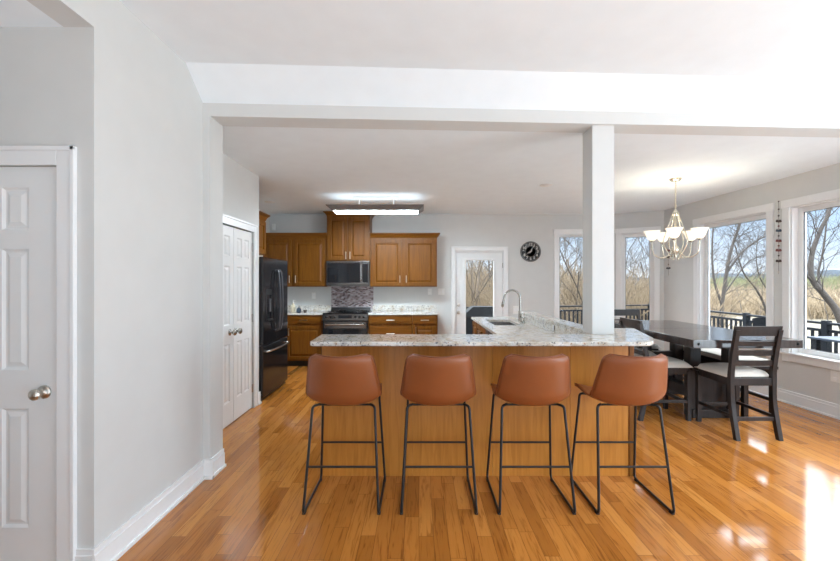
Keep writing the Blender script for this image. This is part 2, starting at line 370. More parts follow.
window('window_4', PR, aR, sR(4.76), sR(3.45), 0.60, 2.34, 'wide white window at the right edge, bare tree filling it')

# left side of the room
w = MB(); w.box(-1.75, -1.60, 1.97, 3.15, 0, 3.05); w.box(-1.60, -1.545, 2.96, 3.15, 0, 2.68); w.box(-1.75, -1.60, 0.3, 1.97, 2.706, 3.05); w.box(-1.75, -1.60, -4.5, 0.3, 0, 3.05)
tag(w.build('wall_left', M['wall']), 'pale grey living room wall on the left, ending at the kitchen opening', 'wall', kind='structure')
w = MB(); w.box(-3.4, -2.46, 1.97, 2.10, 0, 2.706); w.box(-2.46, -1.78, 1.97, 2.10, 2.03, 2.706); w.box(-1.78, -1.7505, 1.97, 2.10, 0, 2.706)
w.box(-1.7505, -1.601, 1.9695, 1.97, 0.0, 2.706)
tag(w.build('wall_hall', M['wall']), 'grey hall wall around the white panel door', 'wall', kind='structure')
w = MB(); w.box(-3.5, -3.4, 0.3, 2.10, 0, 2.706); w.box(-3.5, -1.75, 0.2, 0.3, 0, 2.706)
tag(w.build('wall_hall_side', M['wall']), 'grey side walls of the hall by the white panel door', 'wall', kind='structure')
tag(MB().box(-3.5, -1.75, 0.2, 2.10, 2.706, 2.80).build('ceiling_hall', M['ceil']), 'white ceiling of the hall over the panel door', 'ceiling', kind='structure')
# closet wall and kitchen left wall
w = MB(); w.box(-2.03, -1.91, 3.15, 3.67, 0, CZ); w.box(-2.03, -1.91, 4.615, 4.775, 0, CZ); w.box(-2.03, -1.91, 3.67, 4.615, 2.04, CZ); w.box(-1.91, -1.601, 3.151, 3.20, 0, CZ)
w.box(-2.93, -2.03, 4.70, 4.775, 0, CZ); w.box(-2.93, -2.03, 3.15, 3.2, 0, CZ); w.box(-2.93, -2.80, 3.2, 4.7, 0, CZ)
tag(w.build('wall_closet', M['wall']), 'grey closet wall around the white double doors', 'wall', kind='structure')
tag(MB().box(-2.93, BX, 4.775, 7.60, 0, CZ).build('wall_kitchen_left', M['wall']), 'grey kitchen wall behind the black refrigerator', 'wall', kind='structure')
# living room behind the camera: walls round big window openings
w = MB(); w.box(-1.75, -1.0, -4.6, -4.45, 0, 3.05); w.box(3.8, 4.7, -4.6, -4.45, 0, 3.05); w.box(-1.0, 3.8, -4.6, -4.45, 0, 0.45); w.box(-1.0, 3.8, -4.6, -4.45, 2.65, 3.05)
tag(w.build('wall_rear', M['wall']), 'grey living room wall behind the viewpoint with a broad window', 'wall', kind='structure')
w = MB(); w.box(4.55, 4.70, 2.4, 2.5, 0, 3.05); w.box(4.55, 4.70, -4.45, -2.5, 0, 3.05); w.box(4.55, 4.70, -2.5, 2.4, 0, 0.4); w.box(4.55, 4.70, -2.5, 2.4, 2.5, 3.05); w.box(4.55, 4.70, 0.9, 1.1, 0.4, 2.5)  # unseen window openings, added to suit the side fill lights
tag(w.build('wall_side', M['wall']), 'grey living room side wall beyond the right edge with added openings', 'wall', kind='structure')

# ceilings, header beam, column
def hd(x): return 2.96 + (x+1.6)*0.0485
c = MB(); xs = (-1.6, 4.55)
vs = [(xs[0], -4.5, 2.955), (xs[1], -4.5, 2.955), (xs[1], hd(xs[1])-0.22, 2.955), (xs[0], 2.74, 2.955), (xs[1], hd(xs[1]), 2.776), (xs[0], hd(xs[0]), 2.776)]
vs += [(x, y, 3.06) for x, y, z in vs]
c.add(vs, [(0,3,2,1), (3,5,4,2), (6,7,8,9), (9,8,10,11), (0,1,7,6), (1,2,8,7), (2,4,10,8), (4,5,11,10), (5,3,9,11), (3,0,6,9)])
tag(c.build('ceiling_front', M['ceil']), 'white living room ceiling with canted edge above the opening', 'ceiling', kind='structure')
h = MB(); xa, xb = -1.6, 4.56
h.prism([(xa, hd(xa)), (xb, hd(xb)), (xb, hd(xb)+0.19), (xa, hd(xa)+0.19)], 2.678, 2.776)
tag(h.build('beam', M['wall']), 'slim grey header beam spanning the kitchen opening', 'beam', kind='structure')
c = MB(); c.prism([(-2.93, 3.152), (-1.6, 3.152), (4.6, hd(4.6)+0.19), (4.6, 7.05), (3.62, 7.62), (-2.93, 7.62)], CZ, CZ+0.2)
tag(c.build('ceiling', M['ceil']), 'flat white kitchen and dining ceiling', 'ceiling', kind='structure')
tag(MB().box(-3.8, 4.9, -4.8, 7.8, 3.10, 3.25).build('sun_blocker', M['sun_blocker']), 'unseen dark slab added over the ceilings to block sun', 'sun_blocker', kind='structure')  # unseen slab added to keep sun from leaking in
BZ = 1.04
tag(MB().box(1.361, 1.532, 3.14, 3.325, BZ+0.001, 2.70).build('column', M['wall']), 'square pale grey column rising from the granite bar', 'column', kind='structure')

# baseboards
base_run('baseboard_left', (-1.60, 1.97), (-1.60, 2.96), [(0.0, 0.974)], 'white baseboard along the left living room wall').rotation_euler = (0, 0, PI/2)
bb = MB()
# mirrored orientation: the left wall looks to +x, so build it plainly in world axes
def slab_x(mb, x, y0, y1, sgn=1, h=0.14):
    for d, z0, z1 in ((0.016, 0.0005, h-0.03), (0.011, h-0.03, h), (0.028, 0.0005, 0.02)):
        a, b = sorted((x+sgn*0.0005, x+sgn*d)); mb.box(a, b, y0, y1, z0, z1)
def slab_y(mb, y, x0, x1, sgn=-1, h=0.14):
    for d, z0, z1 in ((0.016, 0.0005, h-0.03), (0.011, h-0.03, h), (0.028, 0.0005, 0.02)):
        a, b = sorted((y+sgn*0.0005, y+sgn*d)); mb.box(x0, x1, a, b, z0, z1)
bpy.data.objects.remove(bpy.data.objects['baseboard_left'])
slab_x(bb, -1.60, 1.955, 2.96)
tag(bb.build('baseboard_left', M['trim']), 'white baseboard along the left living room wall', 'baseboard', kind='structure')
bb = MB(); slab_y(bb, 2.96, -1.584, -1.517); slab_x(bb, -1.545, 2.945, 3.15)
tag(bb.build('baseboard_opening', M['trim']), 'white baseboard wrapping the kitchen opening post on the left', 'baseboard', kind='structure')
bb = MB(); slab_y(bb, 1.9695, -1.687, -1.60)
tag(bb.build('baseboard_hall', M['trim']), 'short white baseboard right of the hall door', 'baseboard', kind='structure')
bb = MB(); slab_x(bb, -1.91, 3.2, 3.58); slab_x(bb, -1.91, 4.71, 4.79); slab_y(bb, 4.775, -2.0, -1.895, 1)
tag(bb.build('baseboard_closet', M['trim']), 'white baseboard on the closet wall beside refrigerator', 'baseboard', kind='structure')
base_run('baseboard_back', (BX, 7.45), K1, [(0.33-BX, 0.58-BX), (1.67-BX, LB)], 'white baseboard along the kitchen back wall')
base_run('baseboard_bay', K1, K2, [(0, lA)], 'white baseboard below the narrow bay window')
base_run('baseboard_right', K2, R0, [(0, LR)], 'white baseboard below the two wide dining windows', 0.15)

# ------------------------------------------------------------------ doors
def six_panel(mb, w, h, cols, rows, t=0.035):
    """slab with raised panels, front at y=0 facing -y"""
    d = 0.010; mb.box(0, w, d, t, 0, h)
    xs = [0] + [v for c in cols for v in c] + [w]; zs = [0] + [v for r in rows for v in r] + [h]
    for i in range(0, len(xs), 2): mb.box(xs[i], xs[i+1], 0, d, 0, h)
    for (x0, x1) in cols:
        for i in range(0, len(zs), 2): mb.box(x0, x1, 0, d, zs[i], zs[i+1])
        for (z0, z1) in rows:
            # moulded slope then raised field
            m_ = 0.012; mb.add([(x0,0,z0),(x1,0,z0),(x1,0,z1),(x0,0,z1),(x0+m_,d,z0+m_),(x1-m_,d,z0+m_),(x1-m_,d,z1-m_),(x0+m_,d,z1-m_)], [(0,1,5,4),(1,2,6,5),(2,3,7,6),(3,0,4,7)])
            k = m_ + 0.008; q = k + 0.02
            mb.add([(x0+k,d,z0+k),(x1-k,d,z0+k),(x1-k,d,z1-k),(x0+k,d,z1-k),(x0+q,0.002,z0+q),(x1-q,0.002,z0+q),(x1-q,0.002,z1-q),(x0+q,0.002,z1-q)], [(0,1,5,4),(1,2,6,5),(2,3,7,6),(3,0,4,7),(4,5,6,7)])
    return mb
def casing(mb, x0, x1, h, w=0.09, y=0.0):
    for a, b, z0, z1 in ((x0-w, x0, 0.001, h+w), (x1, x1+w, 0.001, h+w), (x0, x1, h, h+w)):
        mb.box(a, b, y-0.016, y-0.0005, z0, z1, 0.004)
        if b-a < 0.2: # outer bead
            o0, o1 = (a, a+0.022) if a < x0 else (b-0.022, b); mb.box(o0, o1, y-0.024, y-0.014, z0, z1, 0.004)
        else: mb.box(x0-w, x1+w, y-0.024, y-0.014, z1-0.022, z1, 0.004)
    return mb
def knob(parent, x, z, y=0.0, name='knob', r=0.028, m='nickel'):
    k = MB(); T = Matrix.Translation((x, y, z)) @ rot_axis(90, 'X')
    k.lathe([(0.033, 0.0), (0.033, 0.006), (0.024, 0.010), (0.011, 0.014), (0.011, 0.032), (r*.7, 0.036), (r, 0.048), (r*.96, 0.060), (r*.6, 0.068), (0.0001, 0.070)], 20, T)
    return k.build(name, M[m], parent)
def hinge(parent, x, z, y=0.0):
    return MB().box(x-0.008, x+0.008, y-0.006, y+0.004, z-0.045, z+0.045).tube([(x, y-0.006, z-0.048), (x, y-0.006, z+0.048)], 0.006, 8).build('hinge', M['steel'], parent)

ROWS = [(0.225, 0.815), (1.005, 1.605), (1.70, 1.91)]
t = thing('door_1', 'white six panel hall door with nickel knob at far left', 'door', (-2.445, 1.975, 0.008), 0, kind='structure')
six_panel(MB(), 0.66, 2.012, [(0.125, 0.262), (0.378, 0.512)], ROWS).build('slab', M['door'], t, loc=(0, 0.006, 0))
casing(MB(), -0.012, 0.672, 2.022, 0.092, -0.0055).build('casing', M['trim'], t, loc=(0, 0, -0.008))
j = MB(); j.box(-0.0125, -0.003, 0, 0.12, -0.007, 2.018); j.box(0.663, 0.664, 0, 0.12, -0.007, 2.018); j.box(-0.003, 0.663, 0.045, 0.12, 2.014, 2.020); j.build('jamb', M['trim'], t)
knob(t, 0.592, 0.898, 0.006)
MB().box(0.655, 0.6625, 0.0, 0.006, 0.87, 0.93).build('latch_plate', M['steel'], t)

# closet: facing +x, local x -> world +y
t = thing('door_2', 'white double closet doors with round nickel knobs beside refrigerator', 'door', (-1.91, 3.69, 0.008), PI/2, kind='structure')
for i in range(2):
    x0 = 0.003 + i*0.456
    six_panel(MB(), 0.450, 2.005, [(0.075, 0.195), (0.255, 0.375)], ROWS).build('door_leaf', M['door'], t, loc=(x0, 0.012, 0))
casing(MB(), -0.012, 0.918, 2.022, 0.088).build('casing', M['trim'], t, loc=(0, 0, -0.008))
for x in (0.37, 0.49): knob(t, x, 0.93, 0.012, r=0.032, m='faucetmetal')
for z in (0.22, 1.03, 1.84): hinge(t, 0.912, z, 0.010)
j = MB(); j.box(-0.018, -0.001, 0.001, 0.11, -0.007, 2.02); j.box(0.913, 0.922, 0.02, 0.11, -0.007, 2.02); j.build('jamb', M['trim'], t)

# patio door
t = thing('door_3', 'white glazed patio door on the back wall', 'door', (0.69, 7.45, 0.01), 0, kind='structure')
DW = 0.874; s = MB(); gx0, gx1, gz0, gz1 = 0.185, 0.705, 0.28, 1.85
s.box(0, gx0-0.02, 0.03, 0.075, 0, 2.0); s.box(gx1+0.02, DW, 0.03, 0.075, 0, 2.0); s.box(gx0-0.02, gx1+0.02, 0.03, 0.075, gz1+0.02, 2.0); s.box(gx0-0.02, gx1+0.02, 0.03, 0.075, 0, gz0-0.02)
s.build('slab', M['door'], t)
s = MB(); s.box(gx0-0.03, gx0, 0.018, 0.08, gz0-0.03, gz1+0.03, 0.004); s.box(gx1, gx1+0.03, 0.018, 0.08, gz0-0.03, gz1+0.03, 0.004); s.box(gx0, gx1, 0.018, 0.08, gz1, gz1+0.03, 0.004); s.box(gx0, gx1, 0.018, 0.08, gz0-0.03, gz0, 0.004)
s.build('glazing_frame', M['door'], t)
MB().box(gx0-0.004, gx1+0.004, 0.05, 0.054, gz0-0.004, gz1+0.004).build('pane', M['glass'], t)
casing(MB(), -0.015, DW+0.015, 2.03, 0.078).build('casing', M['trim'], t, loc=(0, 0, -0.01))
j = MB(); j.box(-0.024, -0.003, 0, 0.149, -0.009, 2.018); j.box(DW+0.003, DW+0.0205, 0, 0.149, -0.009, 2.018); j.box(-0.003, DW+0.003, 0, 0.149, 2.003, 2.018); j.build('jamb', M['trim'], t)
knob(t, 0.05, 0.87, 0.03); d_ = MB(); d_.lathe([(0.03, 0), (0.03, 0.012), (0.022, 0.02), (0.0001, 0.021)], 16, Matrix.Translation((0.05, 0.03, 1.01)) @ rot_axis(90, 'X')); d_.box(0.045, 0.055, 0.0, 0.012, 0.995, 1.025); d_.build('deadbolt', M['nickel'], t)
for z in (0.25, 1.0, 1.75): hinge(t, DW+0.001, z, 0.028)

# ------------------------------------------------------------------ cabinets (local: width x, front y=0 facing -y, depth +y)
def cab_door(parent, x0, x1, z0, z1, name='door', handle=None, m='oak'):
    mb = MB(); k = 0.058; T = 0.020; y = -T
    mb.box(x0, x0+k, y, -0.001, z0, z1, 0.003); mb.box(x1-k, x1, y, -0.001, z0, z1, 0.003)
    mb.box(x0+k, x1-k, y, -0.001, z0, z0+k, 0.003); mb.box(x0+k, x1-k, y, -0.001, z1-k, z1, 0.003)
    mb.box(x0+k, x1-k, -0.004, -0.001, z0+k, z1-k)
    a, b = 0.008, 0.034; X0, X1, Z0, Z1 = x0+k, x1-k, z0+k, z1-k
    mb.add([(X0+a,-0.004,Z0+a),(X1-a,-0.004,Z0+a),(X1-a,-0.004,Z1-a),(X0+a,-0.004,Z1-a),(X0+b,-0.018,Z0+b),(X1-b,-0.018,Z0+b),(X1-b,-0.018,Z1-b),(X0+b,-0.018,Z1-b)], [(0,1,5,4),(1,2,6,5),(2,3,7,6),(3,0,4,7),(4,5,6,7)])
    d = mb.build(name, M[m], parent)
    if handle:
        hx, hz, vert = handle; L = 0.065
        q = [(hx, -T-0.028, hz-L), (hx, -T-0.028, hz+L)] if vert else [(hx-L, -T-0.028, hz), (hx+L, -T-0.028, hz)]
        h_ = MB().tube(q, 0.006, 8)
        for p in q:
            p = Vector(p); p[2 if vert else 0] *= 1; h_.tube([p.lerp(Vector(q[0]).lerp(Vector(q[1]), .5), .18), Vector((p.lerp(Vector(q[0]).lerp(Vector(q[1]), .5), .18).x, -T+0.001, p.lerp(Vector(q[0]).lerp(Vector(q[1]), .5), .18).z))], 0.005, 6)
        h_.build('handle', M['nickel'], d)
    return d
def drawer(parent, x0, x1, z0, z1, handle=True):
    mb = MB(); mb.box(x0, x1, -0.018, -0.001, z0, z1, 0.004); mb.box(x0+0.028, x1-0.028, -0.021, -0.0175, z0+0.028, z1-0.028, 0.002)
    d = mb.build('drawer', M['oakh'], parent)
    if handle:
        hx, hz = (x0+x1)/2, (z0+z1)/2; h_ = MB().tube([(hx-0.07, -0.049, hz), (hx+0.07, -0.049, hz)], 0.006, 8)
        for sgn in (-1, 1): h_.tube([(hx+sgn*0.045, -0.049, hz), (hx+sgn*0.045, -0.019, hz)], 0.005, 6)
        h_.build('handle', M['nickel'], d)
    return d
def crown(mb, x0, x1, depth, z, left=True, right=True, h=0.085, out=0.055):
    a = out if left else 0; b = out if right else 0
    mb.frustum((x0, x1, -0.004, depth, z), (x0-a*.5, x1+b*.5, -out*.45, depth, z+h*.55))
    mb.frustum((x0-a*.5, x1+b*.5, -out*.45, depth, z+h*.55), (x0-a, x1+b, -out, depth, z+h*.85))
    mb.box(x0-a, x1+b, -out, depth, z+h*.85, z+h)

UY = 7.12
t = thing('wall_cabinet', 'honey oak wall cabinet right of the microwave with two doors', 'cabinet', (-0.868, UY, 0), 0, 'honey oak wall cabinets')
MB().box(0, 1.188, 0, 0.328, 1.365, 2.235).build('carcass', M['oak'], t)
cab_door(t, 0.035, 0.560, 1.385, 2.20, handle=(0.530, 1.50, True)); cab_door(t, 0.612, 1.155, 1.385, 2.20, handle=(0.642, 1.50, True))
c = MB(); crown(c, 0, 1.188, 0.328, 2.235, left=False); c.build('crown_molding', M['oakh'], t)
t = thing('wall_cabinet', 'tall honey oak wall cabinet above the microwave', 'cabinet', (-1.634, UY-0.03, 0), 0, 'honey oak wall cabinets')
MB().box(0, 0.762, 0, 0.358, 1.825, 2.62).build('carcass', M['oak'], t)
cab_door(t, 0.025, 0.372, 1.84, 2.60, handle=(0.345, 1.92, True)); cab_door(t, 0.390, 0.737, 1.84, 2.60, handle=(0.417, 1.92, True))
c = MB(); crown(c, 0, 0.762, 0.358, 2.62, h=0.075); c.build('crown_molding', M['oakh'], t)
t = thing('wall_cabinet', 'honey oak wall cabinet left of the microwave, partly behind refrigerator', 'cabinet', (BX+0.003, UY, 0), 0, 'honey oak wall cabinets')
w_ = -1.637-BX-0.004
MB().box(0, w_, 0, 0.328, 1.365, 2.235).build('carcass', M['oak'], t)
cab_door(t, 0.02, 0.508, 1.385, 2.20, handle=(0.480, 1.50, True)); cab_door(t, 0.560, w_-0.03, 1.385, 2.20, handle=(0.590, 1.50, True))
c = MB(); crown(c, 0, w_, 0.328, 2.235, left=False, right=False); c.build('crown_molding', M['oakh'], t)
# over the fridge, faces +x
t = thing('wall_cabinet', 'deep honey oak cabinet above the refrigerator', 'cabinet', (-2.20, 4.79, 0), PI/2, 'honey oak wall cabinets')
MB().box(0, 0.93, 0, 0.575, 1.83, 2.32).build('carcass', M['oak'], t)
cab_door(t, 0.02, 0.458, 1.85, 2.30, handle=(0.43, 1.94, True)); cab_door(t, 0.472, 0.91, 1.85, 2.30, handle=(0.50, 1.94, True))
c = MB(); crown(c, 0, 0.93, 0.575, 2.32, left=False, h=0.09); c.build('crown_molding', M['oakh'], t)

BY = 6.85
def base_cab(label, x, w, layout, y=BY, rz=0.0, depth=0.595, group='honey oak base cabinets'):
    t = thing('base_cabinet', label, 'cabinet', (x, y, 0), rz, group)
    MB().box(0, w, 0, depth, 0.10, 0.885).build('carcass', M['oak'], t)
    MB().box(0, w, 0.07, depth, 0.0005, 0.0995).build('toe_kick', M['black'], t)
    for it in layout:
        if it[0] == 'd': drawer(t, *it[1:5])
        else: cab_door(t, *it[1:5], handle=it[5])
    return t
RX0, RX1 = -1.640, -0.868
lw = RX0-(-2.42)
base_cab('honey oak base cabinet between refrigerator and stove', -2.42, lw-0.004, [('d', 0.15, lw-0.025, 0.735, 0.865), ('p', 0.15, lw-0.025, 0.125, 0.70, (0.20, 0.60, True))])
base_cab('wide honey oak drawer cabinet right of the stove', RX1+0.003, 0.75, [('d', 0.025, 0.735, 0.735, 0.865), ('d', 0.025, 0.735, 0.44, 0.70), ('d', 0.025, 0.735, 0.125, 0.41)])
base_cab('narrow honey oak base cabinet at the right end of back counter', RX1+0.757, 0.43, [('d', 0.02, 0.40, 0.735, 0.865), ('p', 0.02, 0.40, 0.125, 0.70, (0.06, 0.62, True))])
for x0, x1, lab in ((BX+0.003, RX0-0.004, 'granite countertop with backsplash left of the stove'), (RX1+0.004, 0.335, 'granite countertop with backsplash right of the stove')):
    t = thing('countertop', lab, 'countertop', (x0, BY-0.03, 0), 0, 'granite countertops on back wall')
    MB().box(0, x1-x0, 0, 0.629, 0.8865, 0.917, 0.005).build('slab', M['granite'], t)
    MB().box(0, x1-x0, 0.606, 0.629, 0.9175, 1.02, 0.003).build('backsplash', M['granite'], t)
tag(MB().box(RX0+0.01, RX1+0.02, 7.438, 7.4495, 0.93, 1.375).build('mosaic_backsplash', M['mosaic']), 'grey and plum mosaic tile panel behind the stove', 'tile panel')

# range
t = thing('stove', 'black and steel electric range between the oak base cabinets', 'stove', (RX0+0.002, 6.79, 0), 0)
RW = RX1-RX0-0.004
MB().box(0, RW, 0.03, 0.64, 0.03, 0.905).build('body', M['black'], t)
MB().box(0.0, RW, -0.005, 0.62, 0.906, 0.925, 0.006).build('cooktop', M['blackglass'], t)
for (bx_, by_, br_) in ((0.19, 0.15, 0.10), (0.57, 0.15, 0.08), (0.19, 0.44, 0.08), (0.57, 0.44, 0.10)):
    MB().lathe([(br_, 0.9255), (br_, 0.927), (br_-0.008, 0.927), (br_-0.008, 0.9255)], 28, Matrix.Translation((bx_, by_, 0))).build('burner_ring', M['darksteel'], t)
g = MB()
for (bx_, by_) in ((0.19, 0.15), (0.57, 0.15), (0.19, 0.44), (0.57, 0.44)):
    for k in range(4):
        a = k*PI/4; g.tube([(bx_-0.14*math.cos(a), by_-0.12*math.sin(a), 0.936), (bx_+0.14*math.cos(a), by_+0.12*math.sin(a), 0.936)], 0.007, 6)
g.build('grate', M['black'], t)
MB().frustum((0.02, RW-0.02, 0.565, 0.635, 0.926), (0.02, RW-0.02, 0.60, 0.635, 0.985)).build('backguard', M['black'], t)
p_ = MB(); p_.add([(0,-0.03,0.80),(RW,-0.03,0.80),(RW,0.0,0.905),(0,0.0,0.905),(0,0.06,0.80),(RW,0.06,0.80),(RW,0.06,0.905),(0,0.06,0.905)], [(0,1,2,3),(4,7,6,5),(0,4,5,1),(3,2,6,7),(0,3,7,4),(1,5,6,2)]); cp = p_.build('control_panel', M['blackened'], t)
MB().add([(0.27,-0.0215,0.835),(0.50,-0.0215,0.835),(0.50,-0.007,0.886),(0.27,-0.007,0.886)], [(0,1,2,3)]).build('display', M['blackglass'], cp)
for kx in (0.07, 0.14, 0.21, 0.56, 0.63, 0.70):
    MB().lathe([(0.022, 0), (0.022, 0.006), (0.017, 0.01), (0.016, 0.028), (0.0001, 0.030)], 14, Matrix.Translation((kx, -0.014, 0.858)) @ rot_axis(74, 'X')).build('knob', M['black'], cp)
od = MB(); od.box(0.008, RW-0.008, -0.02, 0.029, 0.225, 0.785, 0.006); od = od.build('oven_door', M['black'], t)
MB().box(0.03, RW-0.03, -0.024, -0.019, 0.665, 0.775).build('trim_band', M['blackened'], od)
MB().box(0.10, RW-0.10, -0.0235, -0.019, 0.33, 0.645).build('oven_window', M['blackglass'], od)
hh = MB().tube([(0.06, -0.065, 0.735), (RW-0.06, -0.065, 0.735)], 0.011, 10)
for x in (0.09, RW-0.09): hh.tube([(x, -0.065, 0.735), (x, -0.022, 0.735)], 0.008, 8)
hh.build('handle', M['steel'], od)
MB().box(0.008, RW-0.008, -0.015, 0.029, 0.06, 0.215, 0.006).build('storage_drawer', M['blackened'], t)
for x in (0.05, RW-0.05):
    for y in (0.08, 0.58): MB().lathe([(0.018, 0.0), (0.018, 0.03)], 10, Matrix.Translation((x, y, 0.0))).build('foot', M['rubber'], t)

# microwave
t = thing('microwave', 'stainless over-range microwave with black glass door', 'microwave', (RX0+0.007, 7.04, 1.385), 0)
MB().box(0, 0.756, 0.022, 0.405, 0, 0.435).build('body', M['darksteel'], t)
f = MB(); f.box(0, 0.756, 0, 0.021, 0.395, 0.435, 0.003); f.box(0, 0.756, 0, 0.021, 0.0, 0.055, 0.003); f.box(0, 0.02, 0, 0.021, 0.055, 0.395); f.box(0.736, 0.756, 0, 0.021, 0.055, 0.395); f.build('front_frame', M['blackened'], t)
MB().box(0.02, 0.595, -0.004, 0.021, 0.056, 0.394, 0.003).build('door', M['blackglass'], t)
MB().box(0.64, 0.736, -0.002, 0.021, 0.056, 0.394, 0.002).build('control_panel', M['blackglass'], t)
MB().box(0.596, 0.639, -0.001, 0.021, 0.056, 0.394).build('door_edge', M['blackened'], t)
h_ = MB().tube(smooth_path([(0.618, -0.001, 0.09), (0.618, -0.045, 0.09), (0.618, -0.045, 0.36), (0.618, -0.001, 0.36)], 0.02), 0.010, 10); h_.build('handle', M['steel'], t)
vv = MB()
for k in range(12): vv.box(0.04+k*0.057, 0.085+k*0.057, -0.0015, 0.002, 0.40, 0.408)
vv.build('vent', M['black'], t)

# refrigerator faces +x: local x -> +y, local -y -> +x
t = thing('refrigerator', 'black stainless french door refrigerator beside the closet', 'refrigerator', (-1.872, 4.80, 0), PI/2)
FW = 0.905
MB().box(0.002, FW-0.002, 0.062, 0.84, 0.03, 1.735).build('body', M['darksteel'], t)
d1 = MB().box(0.0, 0.449, 0.0, 0.06, 0.685, 1.755, 0.012).build('door', M['blacksteel'], t)
d2 = MB().box(0.456, FW, 0.0, 0.06, 0.685, 1.755, 0.012).build('door', M['blacksteel'], t)
d3 = MB().box(0.0, FW, 0.0, 0.06, 0.06, 0.672, 0.012).build('freezer_drawer', M['blacksteel'], t)
for d, x in ((d1, 0.405), (d2, 0.50)):
    MB().tube(smooth_path(spline([(x, 0.0, 0.82), (x, -0.045, 0.86), (x, -0.068, 1.15), (x, -0.045, 1.56), (x, 0.0, 1.60)], 6), 0.01), 0.013, 10).build('handle', M['darksteel'], d)
MB().tube(spline([(0.07, 0.0, 0.605), (0.10, -0.045, 0.605), (FW/2, -0.062, 0.605), (FW-0.10, -0.045, 0.605), (FW-0.07, 0.0, 0.605)], 6), 0.013, 10).build('handle', M['steel'], d3)
ds = MB(); ds.box(0.10, 0.29, -0.004, 0.0, 1.29, 1.36); ds.box(0.10, 0.115, -0.004, 0.0, 0.98, 1.29); ds.box(0.275, 0.29, -0.004, 0.0, 0.98, 1.29); ds.box(0.115, 0.275, -0.02, 0.0, 0.97, 0.99); ds = ds.build('dispenser', M['black'], d1)
MB().box(0.115, 0.275, -0.0022, 0.0, 0.99, 1.29).build('dispenser_recess', M['blackglass'], ds)
MB().box(0.17, 0.22, -0.018, -0.002, 1.08, 1.24, 0.004).build('paddle', M['darksteel'], ds)
for x in (0.05, FW-0.05):
    for y in (0.10, 0.78): MB().lathe([(0.022, 0.0), (0.022, 0.031)], 10, Matrix.Translation((x, y, 0))).build('foot', M['rubber'], t)
MB().box(0.02, FW-0.02, 0.03, 0.062, 0.012, 0.058).build('kick_grille', M['black'], t)

# ------------------------------------------------------------------ bar and peninsula
PX0, PX1 = -0.725, 1.60
t = thing('breakfast_bar', 'oak panelled breakfast bar base behind the four stools', 'bar', (0, 0, 0))
MB().box(PX0, PX1, 2.998, 3.13, 0.0005, BZ-0.031).build('pony_wall', M['panel'], t)
pn = [PX0, -0.05, 0.55, 1.13, PX1-0.035]
for i in range(4): MB().box(pn[i]+0.0008, pn[i+1]-0.0008, 2.986, 2.9975, 0.001, BZ-0.032).build('panel', M['panel'], t)
MB().box(PX1-0.034, PX1+0.004, 2.980, 2.9975, 0.001, BZ-0.032, 0.003).build('corner_trim', M['oak'], t)
MB().box(1.43, 1.555, 3.131, 5.68, 0.0005, BZ-0.031).build('peninsula_wall', M['wall'], t)
bb = MB(); bb.box(1.5555, 1.571, 3.14, 5.69, 0.001, 0.13); bb.build('baseboard', M['trim'], t)
bar = MB(); z0, z1 = BZ-0.030, BZ
def rounded(poly, r, n=6):
    out = []; N = len(poly)
    for i, p in enumerate(poly):
        a, b, c = Vector(poly[i-1]), Vector(p), Vector(poly[(i+1) % N]); k = min(r[i], (a-b).length*.48, (c-b).length*.48)
        if k <= 0: out.append(tuple(b)); continue
        p0 = b + (a-b).normalized()*k; p1 = b + (c-b).normalized()*k
        for j in range(n+1):
            q = j/n; out.append(tuple(p0*(1-q)**2 + b*2*q*(1-q) + p1*q*q))
    return out
poly = rounded([(-0.755, 2.735), (1.60, 2.735), (1.72, 2.92), (1.915, 3.56), (1.575, 3.56), (1.575, 5.70), (1.408, 5.70), (1.408, 3.14), (-0.765, 3.14)], [0.05, 0.08, 0.08, 0.06, 0, 0.02, 0.02, 0, 0.03])
bm = bmesh.new(); vb = [bm.verts.new((x, y, z0)) for x, y in poly]; fb = bm.faces.new(vb)
ex = bmesh.ops.extrude_face_region(bm, geom=[fb]); up = [g for g in ex['geom'] if isinstance(g, bmesh.types.BMVert)]
for v in up: v.co.z = z1
bmesh.ops.recalc_face_normals(bm, faces=bm.faces)
edges = [e for e in bm.edges if all(abs(v.co.z-z1) < 1e-5 for v in e.verts) or all(abs(v.co.z-z0) < 1e-5 for v in e.verts)]
bmesh.ops.bevel(bm, geom=edges, offset=0.006, segments=2, profile=0.5, affect='EDGES')
me = bpy.data.meshes.new('bar_top'); bm.to_mesh(me); bm.free(); me.materials.append(M['granite'])
bt = bpy.data.objects.new('bar_countertop', me); COL.objects.link(bt)
tag(bt, 'raised speckled granite bar top wrapping round the column', 'countertop')

# lower counter with the sink
SZ = 0.92
t = thing('sink_countertop', 'lower granite counter of the peninsula with sink cut-out', 'countertop', (0, 0, 0))
sx0, sx1, sy0, sy1 = 0.93, 1.27, 4.90, 5.62
s = MB(); z0, z1 = SZ-0.03, SZ
s.box(-0.72, 1.427, 3.133, 3.76, z0, z1); s.box(0.795, 1.427, 3.76, sy0, z0, z1); s.box(0.795, sx0, sy0, sy1, z0, z1); s.box(sx1, 1.427, sy0, sy1, z0, z1); s.box(0.795, 1.427, sy1, 6.08, z0, z1)
s.build('slab', M['granite'], t)
MB().box(1.4075, 1.4285, 3.145, 5.68, SZ+0.0005, BZ-0.031).build('backsplash', M['granite'], t)
sk = thing('sink', 'undermounted steel sink basin in the peninsula counter', 'sink', (1.10, 5.26, SZ-0.2))
b_ = MB(); a0, a1, c0, c1 = -0.175, 0.175, -0.365, 0.365
